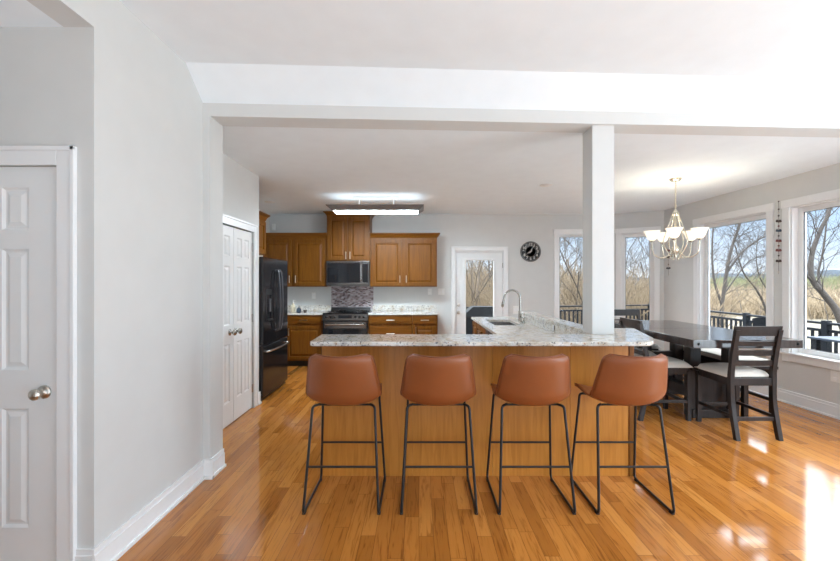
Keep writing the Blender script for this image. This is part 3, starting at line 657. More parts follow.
b_.box(a0, a1, c0, c1, 0, 0.008); b_.box(a0, a0+0.008, c0, c1, 0.008, 0.168); b_.box(a1-0.008, a1, c0, c1, 0.008, 0.168); b_.box(a0+0.008, a1-0.008, c0, c0+0.008, 0.008, 0.168); b_.box(a0+0.008, a1-0.008, c1-0.008, c1, 0.008, 0.168); b_.build('basin', M['steel'], sk)
MB().lathe([(0.045, 0.0085), (0.045, 0.011), (0.02, 0.010), (0.0001, 0.010)], 20).build('drain', M['darksteel'], sk)
fx, fy = 1.345, 5.32
fa = thing('faucet', 'tall arched nickel faucet behind the sink', 'faucet', (fx, fy, SZ))
MB().lathe([(0.030, 0.0005), (0.030, 0.008), (0.022, 0.02), (0.022, 0.10), (0.015, 0.115)], 20).build('base', M['faucetmetal'], fa)
arc = [(0, 0, 0.10), (0, 0, 0.315)] + [(-0.105+0.105*math.cos(a), 0, 0.315+0.105*math.sin(a)) for a in [PI*k/10 for k in range(1, 10)]] + [(-0.215, 0, 0.30), (-0.222, 0, 0.27)]
MB().tube(arc, 0.0125, 12).build('spout', M['faucetmetal'], fa)
MB().tube([(-0.222, 0, 0.275), (-0.233, 0, 0.215), (-0.236, 0, 0.20)], 0.016, 12, rs=[0.015, 0.019, 0.014]).build('spray_head', M['faucetmetal'], fa)
MB().tube([(0, -0.018, 0.07), (0, -0.045, 0.075), (-0.02, -0.085, 0.115)], 0.008, 8, rs=[0.012, 0.009, 0.006]).build('lever', M['faucetmetal'], fa)
sd = thing('soap_dispenser', 'short nickel soap pump beside the faucet', 'soap pump', (1.345, 5.13, SZ))
MB().lathe([(0.022, 0.0005), (0.022, 0.006), (0.014, 0.012), (0.014, 0.06), (0.018, 0.062), (0.018, 0.078), (0.0001, 0.08)], 16).build('body', M['faucetmetal'], sd)
MB().tube([(0, 0, 0.07), (-0.06, 0, 0.072), (-0.068, 0, 0.062)], 0.006, 8).build('spout', M['faucetmetal'], sd)
# cabinets below (fronts face -x): local x -> -y, local -y -> -x  (rz = -90)
yy = 6.06
for w_, lab, lay in ((0.40, 'honey oak cabinet at the far end of the peninsula', 'p'), (0.80, 'honey oak sink cabinet under the peninsula counter', 'dd'),):
    L_ = [('p', 0.015, w_-0.015, 0.125, 0.865, (w_-0.05, 0.75, True))] if lay == 'p' else [('p', 0.015, w_/2-0.005, 0.125, 0.865, (w_/2-0.04, 0.75, True)), ('p', w_/2+0.005, w_-0.015, 0.125, 0.865, (w_/2+0.04, 0.75, True))]
    tt = base_cab(lab, 0.83, w_, [], y=yy, rz=-PI/2, depth=0.59)
    if lay == 'dd':   # open-topped carcass so the basin hangs free
        for ch in list(tt.children):
            if ch.name.startswith('carcass'): bpy.data.objects.remove(ch)
        c = MB(); c.box(0, w_, 0, 0.02, 0.10, 0.885); c.box(0, 0.018, 0.02, 0.59, 0.10, 0.885); c.box(w_-0.018, w_, 0.02, 0.59, 0.10, 0.885); c.box(0.018, w_-0.018, 0.02, 0.59, 0.10, 0.12); c.box(0.018, w_-0.018, 0.58, 0.59, 0.12, 0.885); c.build('carcass', M['oak'], tt)
    for it in L_: cab_door(tt, *it[1:5], handle=it[5])
    yy -= w_ + 0.002
dwz = thing('dishwasher', 'black dishwasher front under the peninsula counter', 'dishwasher', (0.83, yy, 0), -PI/2)
MB().box(0, 0.60, 0.0, 0.57, 0.02, 0.885).build('body', M['darksteel'], dwz)
dd = MB().box(0.004, 0.596, -0.025, -0.001, 0.11, 0.88, 0.004).build('door', M['blacksteel'], dwz)
MB().tube([(0.05, -0.06, 0.80), (0.55, -0.06, 0.80)], 0.010, 8).tube([(0.07, -0.06, 0.80), (0.07, -0.024, 0.80)], 0.007, 6).tube([(0.53, -0.06, 0.80), (0.53, -0.024, 0.80)], 0.007, 6).build('handle', M['steel'], dd)
MB().box(0.02, 0.58, 0.05, 0.12, 0.0005, 0.0195).build('foot', M['black'], dwz)
yy -= 0.602
base_cab('honey oak corner cabinet below the peninsula counter', 0.83, yy-3.75, [('p', 0.015, yy-3.765, 0.125, 0.865, (0.06, 0.75, True))], y=yy, rz=-PI/2, depth=0.59)
base_cab('long honey oak base cabinet behind the breakfast bar', 1.42, 2.12, [('p', 0.60+i*0.375, 0.965+i*0.375, 0.125, 0.865, (0.93+i*0.375, 0.75, True)) for i in range(4)], y=3.742, rz=PI, depth=0.60)

def wall_plate(name, label, cat, loc, rz, w=0.072, h=0.116, kind='outlet', m='plastic', group=None):
    t = thing(name, label, cat, loc, rz, group)
    MB().box(-w/2, w/2, -0.006, -0.0005, -h/2, h/2, 0.002).build('plate', M[m], t)
    if kind == 'outlet':
        for dz in (-0.024, 0.024): MB().box(-0.017, 0.017, -0.009, -0.0055, dz-0.014, dz+0.014, 0.002).build('socket', M['trim' if m == 'plastic' else 'black'], t)
    else:
        n = max(1, round(w/0.06))
        for k in range(n): MB().box(-w/2+(k+.5)*w/n-0.016, -w/2+(k+.5)*w/n+0.016, -0.010, -0.0055, -0.03, 0.03, 0.002).build('rocker', M['trim'], t)
    return t
wall_plate('power_outlet', 'white outlet left of the mosaic panel above counter', 'outlet', (-1.96, 7.45, 1.195), 0)
wall_plate('power_outlet', 'white outlet below the right oak wall cabinet', 'outlet', (0.20, 7.45, 1.27), 0)
wall_plate('light_switch', 'white double switch plate beside the patio door', 'switch', (0.415, 7.45, 1.27), 0, 0.118, 0.116, 'switch')
wall_plate('power_outlet', 'black outlet in the granite backsplash of peninsula', 'outlet', (1.407, 4.17, 0.972), -PI/2, 0.05, 0.05, 'switch', 'black')
wall_plate('light_switch', 'white switch plate right of patio door behind the faucet', 'switch', (1.83, 7.45, 0.93), 0, 0.16, 0.15, 'switch')
px = Vector((*K2, 0)).lerp(Vector((*R0, 0)), (K2[1]-4.27)/(K2[1]-R0[1]))
wall_plate('power_outlet', 'white outlet low on the wall under the rightmost window', 'outlet', (px.x, px.y, 0.44), aR, 0.10, 0.12)
t = thing('wall_sensor', 'small white sensor high on the wall above left oak cabinet', 'sensor', (-2.70, 7.45, 2.47), 0)
MB().box(-0.03, 0.03, -0.03, -0.0005, -0.06, 0.06, 0.008).build('housing', M['plastic'], t); MB().box(-0.018, 0.018, -0.033, -0.029, -0.045, -0.01, 0.002).build('lens', M['trim'], t)

# ------------------------------------------------------------------ clock
t = thing('wall_clock', 'round charcoal wall clock with pale numbers between door and window', 'clock', (2.075, 7.45, 2.015), 0)
RC = 0.192
MB().lathe([(RC-0.02, 0.0005), (RC, 0.006), (RC, 0.022), (RC-0.012, 0.030), (RC-0.024, 0.026), (RC-0.026, 0.012)], 48, rot_axis(90, 'X')).build('rim', M['clockrim'], t)
MB().lathe([(RC-0.022, 0.010), (RC-0.022, 0.0145), (0.0001, 0.0146)], 48, rot_axis(90, 'X')).build('dial', M['clockface'], t)
MB().lathe([(0.098, 0.0150), (0.098, 0.0162), (0.092, 0.0162), (0.092, 0.0150)], 40, rot_axis(90, 'X')).build('inner_ring', M['clockrim'], t)
for k in range(1, 13):
    cu = bpy.data.curves.new('number', 'FONT'); cu.body = str(k); cu.size = 0.070; cu.align_x = 'CENTER'; cu.align_y = 'CENTER'; cu.extrude = 0.0008; cu.offset = 0.0026
    cu.materials.append(M['clockmark']); a = k*PI/6
    tmp = bpy.data.objects.new('number_outline', cu); COL.objects.link(tmp); dg = bpy.context.evaluated_depsgraph_get(); dg.update()
    nm = bpy.data.meshes.new_from_object(tmp.evaluated_get(dg)); nm.name = 'number'; bpy.data.objects.remove(tmp); bpy.data.curves.remove(cu)
    o = bpy.data.objects.new('number', nm); COL.objects.link(o); o.parent = t; o.rotation_euler = (PI/2, 0, 0); o.location = (0.133*math.sin(a), -0.0162, 0.133*math.cos(a))
def hand(name, ang, L, w_, y):
    a = math.radians(ang); Mx = Matrix.Rotation(a, 4, 'Y')
    mb = MB(); mb.add([Mx @ Vector(p) for p in ((-w_, y, -0.03), (w_, y, -0.03), (w_*.5, y, L), (-w_*.5, y, L), (-w_, y-0.0012, -0.03), (w_, y-0.0012, -0.03), (w_*.5, y-0.0012, L), (-w_*.5, y-0.0012, L))], [(0,3,2,1),(4,5,6,7),(0,1,5,4),(1,2,6,5),(2,3,7,6),(3,0,4,7)])
    return mb.build(name, M['clockmark'], t)
hand('hour_hand', 242, 0.075, 0.010, -0.0190); hand('minute_hand', 28, 0.145, 0.007, -0.0215)
MB().lathe([(0.012, 0.0150), (0.012, 0.025), (0.0001, 0.026)], 16, rot_axis(90, 'X')).build('hub', M['clockmark'], t)

# ------------------------------------------------------------------ counter bits
t = thing('soap_bottle', 'cream pump bottle on the counter by the refrigerator', 'bottle', (-2.21, 7.02, 0.9175))
MB().lathe([(0.040, 0.0), (0.043, 0.01), (0.043, 0.10), (0.030, 0.135), (0.014, 0.145), (0.014, 0.165)], 18).build('body', M['bottle'], t)
MB().lathe([(0.016, 0.165), (0.016, 0.18), (0.006, 0.182), (0.006, 0.215), (0.0001, 0.216)], 12).tube([(0, 0, 0.21), (0.045, 0, 0.208)], 0.005, 6).build('pump', M['plastic'], t)
t = thing('sugar_jar', 'small dark blue lidded jar right of the cream bottle', 'jar', (-2.10, 6.99, 0.9175))
MB().lathe([(0.030, 0.0), (0.040, 0.02), (0.040, 0.055), (0.028, 0.07)], 18).build('body', M['bluegrey'], t)
MB().lathe([(0.031, 0.0705), (0.027, 0.082), (0.006, 0.088), (0.010, 0.098), (0.0001, 0.104)], 16).build('lid', M['bluegrey'], t)
t = thing('salt_cellar', 'tiny dark bowl next to the blue jar on the counter', 'bowl', (-1.99, 7.0, 0.9175))
MB().lathe([(0.020, 0.0), (0.034, 0.03), (0.036, 0.045), (0.030, 0.044), (0.018, 0.012), (0.0001, 0.010)], 18).build('bowl', M['dark'], t)

# ------------------------------------------------------------------ ceiling fittings
LX, LY = -0.63, 5.92
t = thing('ceiling_light', 'suspended fluorescent panel light over the kitchen, glowing white', 'ceiling light', (LX, LY, CZ))
MB().box(-0.34, 0.34, -0.055, 0.055, -0.035, -0.0005, 0.006).build('mounting_plate', M['plastic'], t)
for x in (-0.255, 0.255): MB().tube([(x, 0, -0.036), (x, 0, -0.155)], 0.009, 8).build('hanging_rod', M['plastic'], t)
fr = MB(); fr.frustum((-0.625, 0.625, -0.14, 0.15, -0.225), (-0.70, 0.70, -0.23, 0.26, -0.165)); fr.box(-0.70, 0.70, -0.23, 0.26, -0.1645, -0.155); fr.build('housing', M['housing'], t)
MB().box(-0.610, 0.610, -0.13, 0.14, -0.231, -0.2255, 0.002).build('diffuser', M['diffuser'], t)
light('ceiling_light_glow', 'AREA', (LX, LY, CZ-0.15), (PI, 0, 0), 1.0, (0.9, 0.96, 1.0), (1.3, 0.42))
for x, y, lab in ((1.65, 5.12+0.08, 'round recessed ceiling light between fluorescent panel and column'), (-2.35, 6.30, 'small round recessed ceiling light above refrigerator corner')):
    t = thing('recessed_light', lab, 'ceiling light', (x, y, CZ), 0, 'recessed ceiling lights')
    MB().lathe([(0.055, -0.006), (0.075, -0.006), (0.082, -0.0005)][::-1], 28).build('trim_ring', M['plastic'], t)
    MB().lathe([(0.0001, -0.008), (0.052, -0.008), (0.054, -0.006)], 24).build('lens', M['plastic'], t)

# chandelier
HX, HY = 3.13, 4.88
t = thing('chandelier', 'five arm brass chandelier with frosted bell shades over dining table', 'chandelier', (HX, HY, 0))
MB().lathe([(0.010, CZ-0.035), (0.045, CZ-0.028), (0.065, CZ-0.010), (0.068, CZ-0.0005)], 24).build('canopy', M['brass'], t)
ch = MB(); zt, zb = CZ-0.034, 2.33; n = 13
for k in range(n):
    zc = zt - (k+.5)*(zt-zb)/n; q = []
    for a in range(11):
        an = 2*PI*a/10; u = 0.010*math.cos(an); v = 0.021*math.sin(an); q.append((u, 0, zc+v) if k % 2 else (0, u, zc+v))
    ch.tube(q, 0.0022, 5, cap=False)
ch.tube([(0.004, 0.004, zt), (0.004, 0.004, zb)], 0.002, 5).build('chain', M['brass'], t)
MB().lathe([(0.0001, 2.255), (0.022, 2.262), (0.030, 2.28), (0.018, 2.295), (0.028, 2.31), (0.020, 2.325), (0.006, 2.335)], 18).build('hub', M['brass'], t)
MB().lathe([(0.0001, 1.735), (0.008, 1.745), (0.016, 1.76), (0.010, 1.775), (0.026, 1.80), (0.048, 1.84), (0.042, 1.87), (0.018, 1.89), (0.012, 1.93), (0.012, 2.26)], 20).build('stem', M['brass'], t)
for k in range(5):
    a = math.radians(18 + 72*k); ca, sa = math.cos(a), math.sin(a)
    P3 = lambda r, z: (r*ca, r*sa, z)
    arm = MB().tube(spline([P3(0.03, 1.845), P3(0.08, 1.775), P3(0.15, 1.745), P3(0.232, 1.79), P3(0.255, 1.90), P3(0.255, 1.945)], 7), 0.0075, 8).build('arm', M['brass'], t)
    MB().tube(spline([P3(0.025, 2.30), P3(0.055, 2.20), P3(0.105, 2.05), P3(0.13, 1.93), P3(0.08, 1.81), P3(0.035, 1.72)], 6), 0.0065, 7).build('scroll', M['brass'], t)
    Tm = Matrix.Translation(P3(0.255, 0)) @ Matrix.Diagonal((0.86, 0.86, 1, 1))
    sock = MB().lathe([(0.008, 1.940), (0.032, 1.948), (0.036, 1.958), (0.018, 1.962), (0.018, 1.99)], 16, Tm).build('socket', M['brass'], arm)
    MB().lathe([(0.022, 1.963), (0.045, 1.972), (0.062, 1.992), (0.072, 2.02), (0.085, 2.05), (0.108, 2.078), (0.104, 2.080), (0.081, 2.054), (0.068, 2.022), (0.058, 1.996), (0.040, 1.977), (0.020, 1.968)], 26, Tm).build('shade', M['shade'], arm)
    MB().lathe([(0.012, 1.992), (0.024, 2.012), (0.026, 2.03), (0.018, 2.05), (0.0001, 2.056)], 12, Tm).build('bulb', M['bulb'], arm)

# hanging strings of ornaments
def garland(label, loc, ztop, items):
    t = thing('hanging_ornament', label, 'ornament', loc, 0, 'strings of hanging ornaments')
    zmin = min(z for z, _, _ in items)
    MB().tube([(0, 0, ztop), (0, 0, zmin-0.02)], 0.0018, 5).sphere((0, 0, ztop), 0.008, 8).build('cord', M['dark'], t)
    for z, m_, kind in items:
        mb = MB()
        if kind == 'b':      # little butterfly
            for sg in (-1, 1):
                mb.sphere((sg*0.022, 0, z+0.008), 0.022, 8, (1, 0.35, 0.9)) if False else mb.lathe([(0.0001, -0.02), (0.014, -0.006), (0.017, 0.006), (0.0001, 0.02)], 8, Matrix.Translation((sg*0.019, 0, z+0.006)) @ Matrix.Rotation(sg*0.7, 4, 'Y') @ Matrix.Diagonal((1.2, 0.3, 1, 1)))
            mb.lathe([(0.0001, -0.022), (0.007, 0), (0.0001, 0.022)], 8, Matrix.Translation((0, 0, z)))
            mb.build('butterfly', M[m_], t)
        else:
            mb.sphere((0, 0, z), 0.010, 10); mb.build('bead', M[m_], t)
    return t
def on_right(Y, off): 
    k = (K2[1]-Y)/(K2[1]-R0[1]); p = Vector((*K2, 0)).lerp(Vector((*R0, 0)), k); return (p.x-off, p.y, 0)
garland('string of dark and red butterflies hanging between the two wide windows', on_right(4.865, 0.045), 2.43,
        [(2.335, 'dark', 'k'), (2.29, 'pale', 'k'), (2.255, 'dark', 'k'), (2.185, 'dark', 'b'), (2.13, 'red', 'k'), (2.07, 'bluegrey', 'b'), (2.01, 'dark', 'k'), (1.945, 'red', 'b'), (1.89, 'red', 'k'), (1.83, 'red', 'b'), (1.77, 'dark', 'k'), (1.70, 'dark', 'b'), (1.57, 'pale', 'k')])
garland('short ornament string hanging in the corner behind the chandelier', (4.24, 6.80, 0), 2.35,
        [(2.25, 'pale', 'k'), (2.10, 'dark', 'k'), (1.98, 'red', 'b'), (1.87, 'dark', 'b'), (1.75, 'dark', 'k'), (1.68, 'dark', 'b'), (1.58, 'pale', 'k')])

# ------------------------------------------------------------------ bar stools
def make_stool():
    t = thing('bar_stool', '', 'bar stool', (0, 0, 0), 0, 'brown leather bar stools')
    prof = spline([(0.215, 0.640), (0.222, 0.665), (0.17, 0.676), (0.05, 0.664), (-0.08, 0.660), (-0.170, 0.674), (-0.218, 0.728), (-0.248, 0.815), (-0.276, 0.905), (-0.304, 0.996)], 5)
    prof = [(p[0], p[1]) for p in [(v.x, v.y) for v in [Vector((a[0], a[1], 0)) for a in prof]]]
    hw_k = [0.195, 0.205, 0.212, 0.222, 0.232, 0.238, 0.240, 0.228, 0.213, 0.196]
    N = len(prof); nu = 20; vs = []
    rows = []
    for i, (y, z) in enumerate(prof):
        s = i/(N-1)*(len(hw_k)-1); k = min(int(s), len(hw_k)-2); hw = hw_k[k] + (hw_k[k+1]-hw_k[k])*(s-k)
        d = i/(N-1); bk = min(1, max(0, (d-0.42)/0.25)); bk = bk*bk*(3-2*bk)
        # rounded corners at both ends
        e0 = (N-1-i)*0.019; r = 0.038
        if e0 < r: hw -= r - math.sqrt(max(0, r*r-(r-e0)**2))
        e1 = i*0.013; r = 0.04
        if e1 < r: hw -= (r - math.sqrt(max(0, r*r-(r-e1)**2)))*0.8
        row = []
        for j in range(nu+1):
            u = -1 + 2*j/nu
            row.append(Vector((u*hw, y + bk*0.085*abs(u)**2.2, z + ((1-bk)*0.036 + 0.030*math.exp(-((d-0.55)/0.12)**2))*abs(u)**2.4 + bk*0.004*u*u)))
        rows.append(row)
    th = 0.021; mb = MB(); W_ = nu+1
    def nrm(i, j):
        a = rows[min(i+1, N-1)][j]-rows[max(i-1, 0)][j]; b = rows[i][min(j+1, nu)]-rows[i][max(j-1, 0)]
        return b.cross(a).normalized()
    top = []; bot = []
    for i in range(N):
        for j in range(W_):
            n_ = nrm(i, j); ed = min(1.0, min(j, nu-j)/2.0, min(i, N-1-i)/3.0); q = th*(0.35+0.65*math.sin(ed*PI/2))
            top.append(rows[i][j] + n_*q*.5); bot.append(rows[i][j] - n_*q*.5)
    o = N*W_; fs = []
    for i in range(N-1):
        for j in range(nu):
            a = i*W_+j; fs += [(a, a+1, a+W_+1, a+W_), (o+a, o+a+W_, o+a+W_+1, o+a+1)]
    for j in range(nu): fs += [(j, o+j, o+j+1, j+1), ((N-1)*W_+j, (N-1)*W_+j+1, o+(N-1)*W_+j+1, o+(N-1)*W_+j)]
    for i in range(N-1): fs += [(i*W_, (i+1)*W_, o+(i+1)*W_, o+i*W_), (i*W_+nu, o+i*W_+nu, o+(i+1)*W_+nu, (i+1)*W_+nu)]
    mb.add(top+bot, fs, True)
    sh = mb.build('seat_shell', M['leather'], t)
    # stitched piping round the foot of the back, a centre seam and edge piping
    i0 = 26
    MB().tube([rows[i0][j] - nrm(i0, j)*th*0.52 for j in range(1, nu)], 0.0035, 6).build('piping', M['seam'], sh)
    MB().tube([rows[i][j] for i, j in [(i, 0) for i in range(2, N-1)] + [(N-1, j) for j in range(0, nu+1)] + [(i, nu) for i in range(N-2, 1, -1)]], 0.0055, 6).build('edge_piping', M['seam'], sh)
    for sg in (-1, 1):
        p = smooth_path([(sg*0.165, -0.10, 0.652), (sg*0.200, -0.135, 0.650), (sg*0.234, -0.232, 0.010), (sg*0.234, 0.232, 0.010), (sg*0.200, 0.150, 0.655), (sg*0.15, 0.135, 0.655)], 0.035)
        lg = MB().tube(p, 0.0085, 10).build('sled_leg', M['blackmetal'], t)
        for y in (-0.205, 0.205): MB().box(sg*0.234-0.010, sg*0.234+0.010, y-0.016, y+0.016, 0.0, 0.010, 0.002).build('foot_glide', M['rubber'], lg)
    f = (0.285-0.01)/0.64
    xw = 0.234-0.034*f
    MB().tube([(-xw, -0.232+0.097*f, 0.285), (xw, -0.232+0.097*f, 0.285)], 0.0075, 8).build('footrest', M['blackmetal'], t)
    MB().tube([(-xw, 0.232-0.082*f, 0.285), (xw, 0.232-0.082*f, 0.285)], 0.0075, 8).build('footrest', M['blackmetal'], t)
    cb = MB(); cb.tube([(-0.17, -0.10, 0.650), (0.17, -0.10, 0.650)], 0.007, 8); cb.tube([(-0.16, 0.135, 0.655), (0.16, 0.135, 0.655)], 0.007, 8); cb.box(-0.09, 0.09, -0.09, 0.12, 0.640, 0.646); cb.build('seat_bracket', M['blackmetal'], t)
    return t
stool = make_stool(); SY = 2.712
for i, (x, lab) in enumerate(((-0.485, 'brown leather bar stool at the left end of the bar'), (0.124, 'brown leather bar stool second from the left end of the bar'),
                              (0.735, 'brown leather bar stool third from left, beside the bar-end stool'), (1.350, 'brown leather bar stool at the right end, nearest dining table'))):
    o = stool if i == 0 else copy_tree(stool)
    o.location = (x, SY, 0); o['label'] = lab

# ------------------------------------------------------------------ dining set
TX0, TX1, TY0, TY1 = 2.60, 3.64, 3.79, 5.76
t = thing('dining_table', 'counter height espresso dining table with thick top and trestle base', 'table', ((TX0+TX1)/2, (TY0+TY1)/2, 0))
hx, hy = (TX1-TX0)/2, (TY1-TY0)/2
tp = MB(); tp.box(-hx, hx, -hy, hy, 0.822, 0.90, 0.004)
top = tp.build('tabletop', M['tabletop'], t)
MB().box(-hx+0.02, hx-0.02, -0.0015, 0.0015, 0.9001, 0.9006).build('leaf_joint', M['espresso'], top)
for sx_ in (-1, 1):
    for sy_ in (-1, 1):
        MB().lathe([(0.013, 0.0), (0.013, 0.004), (0.009, 0.006), (0.009, 0.003), (0.0001, 0.003)], 16, Matrix.Translation((sx_*(hx-0.05), sy_*hy, 0.861)) @ rot_axis(90*(-sy_)*-1, 'X')).build('bolt', M['black'], top)
for yy_ in (-0.45, 0.45):
    for xx in (-0.165, 0.24): MB().box(xx-0.055, xx+0.055, yy_-0.055, yy_+0.055, 0.09, 0.8215, 0.004).build('leg', M['espresso'], t)
    MB().box(-0.109, 0.184, yy_-0.03, yy_+0.03, 0.09, 0.55, 0.003).build('trestle_panel', M['espresso'], t)
    MB().box(-0.21, 0.28, yy_-0.07, yy_+0.07, 0.0005, 0.089, 0.006).build('trestle_foot', M['espresso'], t)
MB().box(-0.09, 0.03, -0.419, 0.419, 0.15, 0.27, 0.004).build('stretcher', M['espresso'], t)

def make_chair():
    t = thing('dining_chair', '', 'dining chair', (0, 0, 0), 0, 'espresso ladder back dining chairs')
    for sg in (-1, 1):
        pts = [(-0.072, 0), (-0.045, 0.12), (-0.008, 0.32), (0.0, 0.50), (-0.004, 0.62), (-0.030, 0.80), (-0.075, 1.01)]
        sp = spline([(p[0], p[1], 0) for p in pts], 4); v = []; f = []
        for q in sp:
            tap = 0.017 if q.y < 0.5 else 0.017-0.004*(q.y-0.5)/0.5
            for dx, dy in ((-0.019, -tap-.004), (0.019, -tap-.004), (0.019, tap+.004), (-0.019, tap+.004)): v.append((sg*0.195+dx, q.x+dy, q.y))
        for i in range(len(sp)-1):
            for k in range(4): f.append((i*4+k, i*4+(k+1) % 4, (i+1)*4+(k+1) % 4, (i+1)*4+k))
        f += [(3, 2, 1, 0), tuple(range(len(v)-4, len(v)))]
        MB().add(v, f).build('back_post', M['espresso'], t)
        lg = MB(); lg.frustum((sg*0.195-0.020, sg*0.195+0.020, 0.415, 0.450, 0.0), (sg*0.195-0.024, sg*0.195+0.024, 0.405, 0.452, 0.53)); lg.build('leg', M['espresso'], t)
        MB().box(sg*0.195-0.011, sg*0.195+0.011, -0.02, 0.42, 0.185, 0.215, 0.003).build('stretcher', M['espresso'], t)
    MB().box(-0.184, 0.184, -0.040, -0.018, 0.165, 0.20, 0.003).build('stretcher', M['espresso'], t)
    MB().box(-0.184, 0.184, 0.42, 0.442, 0.165, 0.20, 0.003).build('stretcher', M['espresso'], t)
    ap = MB(); ap.box(-0.18, 0.18, -0.014, 0.010, 0.485, 0.555, 0.003); ap.box(-0.185, 0.185, 0.425, 0.450, 0.475, 0.555, 0.003); ap.box(-0.212, -0.186, 0.02, 0.41, 0.485, 0.555, 0.003); ap.box(0.186, 0.212, 0.02, 0.41, 0.485, 0.555, 0.003); ap.build('seat_frame', M['espresso'], t)
    # padded seat, crowned
    n = 12; v = []; f = []
    for i in range(n+1):
        for j in range(n+1):
            x = -1+2*i/n; y = -1+2*j/n; ed = (1-abs(x)**6)*(1-abs(y)**6)
            v.append((x*0.218, 0.245+y*0.222, 0.562+0.050*max(ed, 0)**0.45 + 0.008*(1-x*x)))
    o = len(v)
    for i in range(n+1):
        for j in range(n+1): v.append((v[i*(n+1)+j][0], v[i*(n+1)+j][1], 0.5555))
    for i in range(n):
        for j in range(n):
            a = i*(n+1)+j; f += [(a, a+n+1, a+n+2, a+1), (o+a, o+a+1, o+a+n+2, o+a+n+1)]
    for i in range(n):
        a = i*(n+1); b = a+n+1; f += [(a, o+a, o+b, b)]; a += n; b += n; f += [(a, b, o+b, o+a)]
        f += [(i, i+1, o+i+1, o+i)]; a = n*(n+1)+i; f += [(a, o+a, o+a+1, a+1)]
    seat = MB(); seat.add(v, f, True)
    # notch for the posts: keep the pad ahead of them
    seat.v = [(x, max(y, 0.024), z) for x, y, z in seat.v]; seat.build('seat', M['cream'], t)
    for (z0, z1, k) in ((0.955, 1.045, 0), (0.855, 0.905, 1), (0.768, 0.818, 1), (0.672, 0.722, 1)):
        n = 8; v = []; f = []
        hw = 0.216 if k == 0 else 0.1755
        for i in range(n+1):
            x = -hw+2*hw*i/n; bow = -0.016*(1-(x/hw)**2)
            for z in (z0, z1):
                yb = -0.004-(z-0.62)*0.10 - max(0, z-0.8)*0.09
                off = 0.0 if k else -0.004
                for dy in (-0.010, 0.010): v.append((x, yb+bow*0.8+dy+off, z))
        for i in range(n):
            a = i*4; b = a+4; f += [(a, b, b+2, a+2), (a+1, a+3, b+3, b+1), (a+2, b+2, b+3, a+3), (a, a+1, b+1, b)]
        f += [(0, 2, 3, 1), (n*4, n*4+1, n*4+3, n*4+2)]
        MB().add(v, f).build('top_rail' if k == 0 else 'slat', M['espresso'], t)
    return t
ch0 = make_chair()
for i, (x, y, rz, lab) in enumerate(((3.108, 3.735, 0.0, 'espresso ladder back chair at the near end of the table'), (2.39, 4.385, -PI/2, 'espresso ladder back chair on the left side, just beyond the bar end'),
                                     (2.39, 5.00, -PI/2, 'espresso ladder back chair on the left side, behind the column'), (3.03, 5.82, PI, 'espresso ladder back chair at the far end of the table'))):
    o = ch0 if i == 0 else copy_tree(ch0)
    o.location = (x, y, 0); o.rotation_euler = (0, 0, rz); o['label'] = lab
t = thing('dining_bench', 'espresso bench with oatmeal cushion on the window side of table', 'bench', (3.60, 4.80, 0))
for sx_ in (-0.15, 0.15):
    for sy_ in (-0.56, 0.56): MB().box(sx_-0.024, sx_+0.024, sy_-0.024, sy_+0.024, 0.0, 0.529, 0.003).build('leg', M['espresso'], t)
fr = MB(); fr.box(-0.175, 0.175, -0.60, 0.60, 0.53, 0.56, 0.003); fr.box(-0.175, -0.15, -0.53, 0.53, 0.45, 0.5295); fr.box(0.15, 0.175, -0.53, 0.53, 0.45, 0.5295); fr.build('seat_frame', M['espresso'], t)
MB().box(-0.172, 0.172, -0.597, 0.597, 0.5605, 0.615, 0.018, seg=3).build('seat_cushion', M['cream'], t)
for sx_ in (-0.15, 0.15): MB().box(sx_-0.012, sx_+0.012, -0.536, 0.536, 0.18, 0.215).build('stretcher', M['espresso'], t)

# ------------------------------------------------------------------ outside
DZ = -0.20
d = MB(); d.prism([(-2.5, 7.62), (3.55, 7.62), (4.48, 7.12), (4.75, 2.0), (8.0, 2.0), (8.0, 13.5), (-2.5, 11.2)], DZ-0.08, DZ)
tag(d.build('deck', M['deck']), 'weathered grey timber deck outside the windows', 'deck', kind='structure')
def railing(label, P, Q):
    P = Vector((*P, DZ)); Q = Vector((*Q, DZ)); L = (Q-P).length; a = math.atan2(Q.y-P.y, Q.x-P.x)
    t = thing('deck_railing', label, 'railing', P, a, 'dark deck railings')
    MB().box(0, L, -0.045, 0.045, 0.87, 0.91, 0.004).build('top_rail', M['navy'], t); MB().box(0, L, -0.02, 0.02, 0.73, 0.78).build('sub_rail', M['navy'], t); MB().box(0, L, -0.02, 0.02, 0.08, 0.13).build('bottom_rail', M['navy'], t)
    n = max(2, round(L/1.9))
    for k in range(n+1):
        x = 0.06+(L-0.12)*k/n; pp = MB().box(x-0.055, x+0.055, -0.05, 0.05, 0.0005, 0.94, 0.004).build('post', M['navy'], t)
    m_ = int(L/0.145)
    for k in range(m_):
        x = (k+.5)*L/m_
        MB().box(x-0.018, x+0.018, -0.018, 0.018, 0.13, 0.73).build('baluster', M['navy'], t)
railing('dark navy railing across the back of the deck', (-0.4, 11.45), (7.65, 13.15))
railing('dark navy railing along the right side of the deck', (7.62, 12.95), (7.40, 3.6))
# covered grill beyond the patio door
t = thing('covered_grill', 'black covered grill on the deck beyond the patio door', 'grill', (1.75, 10.35, DZ))
g = MB(); g.frustum((-0.72, 0.72, -0.33, 0.33, 0.03), (-0.66, 0.66, -0.30, 0.30, 0.78)); g.frustum((-0.66, 0.66, -0.30, 0.30, 0.78), (-0.38, 0.38, -0.22, 0.22, 1.02)); g.build('cover', M['cover'], t)
for x in (-0.55, 0.55):
    for y in (-0.2, 0.2): MB().lathe([(0.04, 0.0), (0.04, 0.03)], 10, Matrix.Translation((x, y, 0.0))).build('caster', M['rubber'], t)
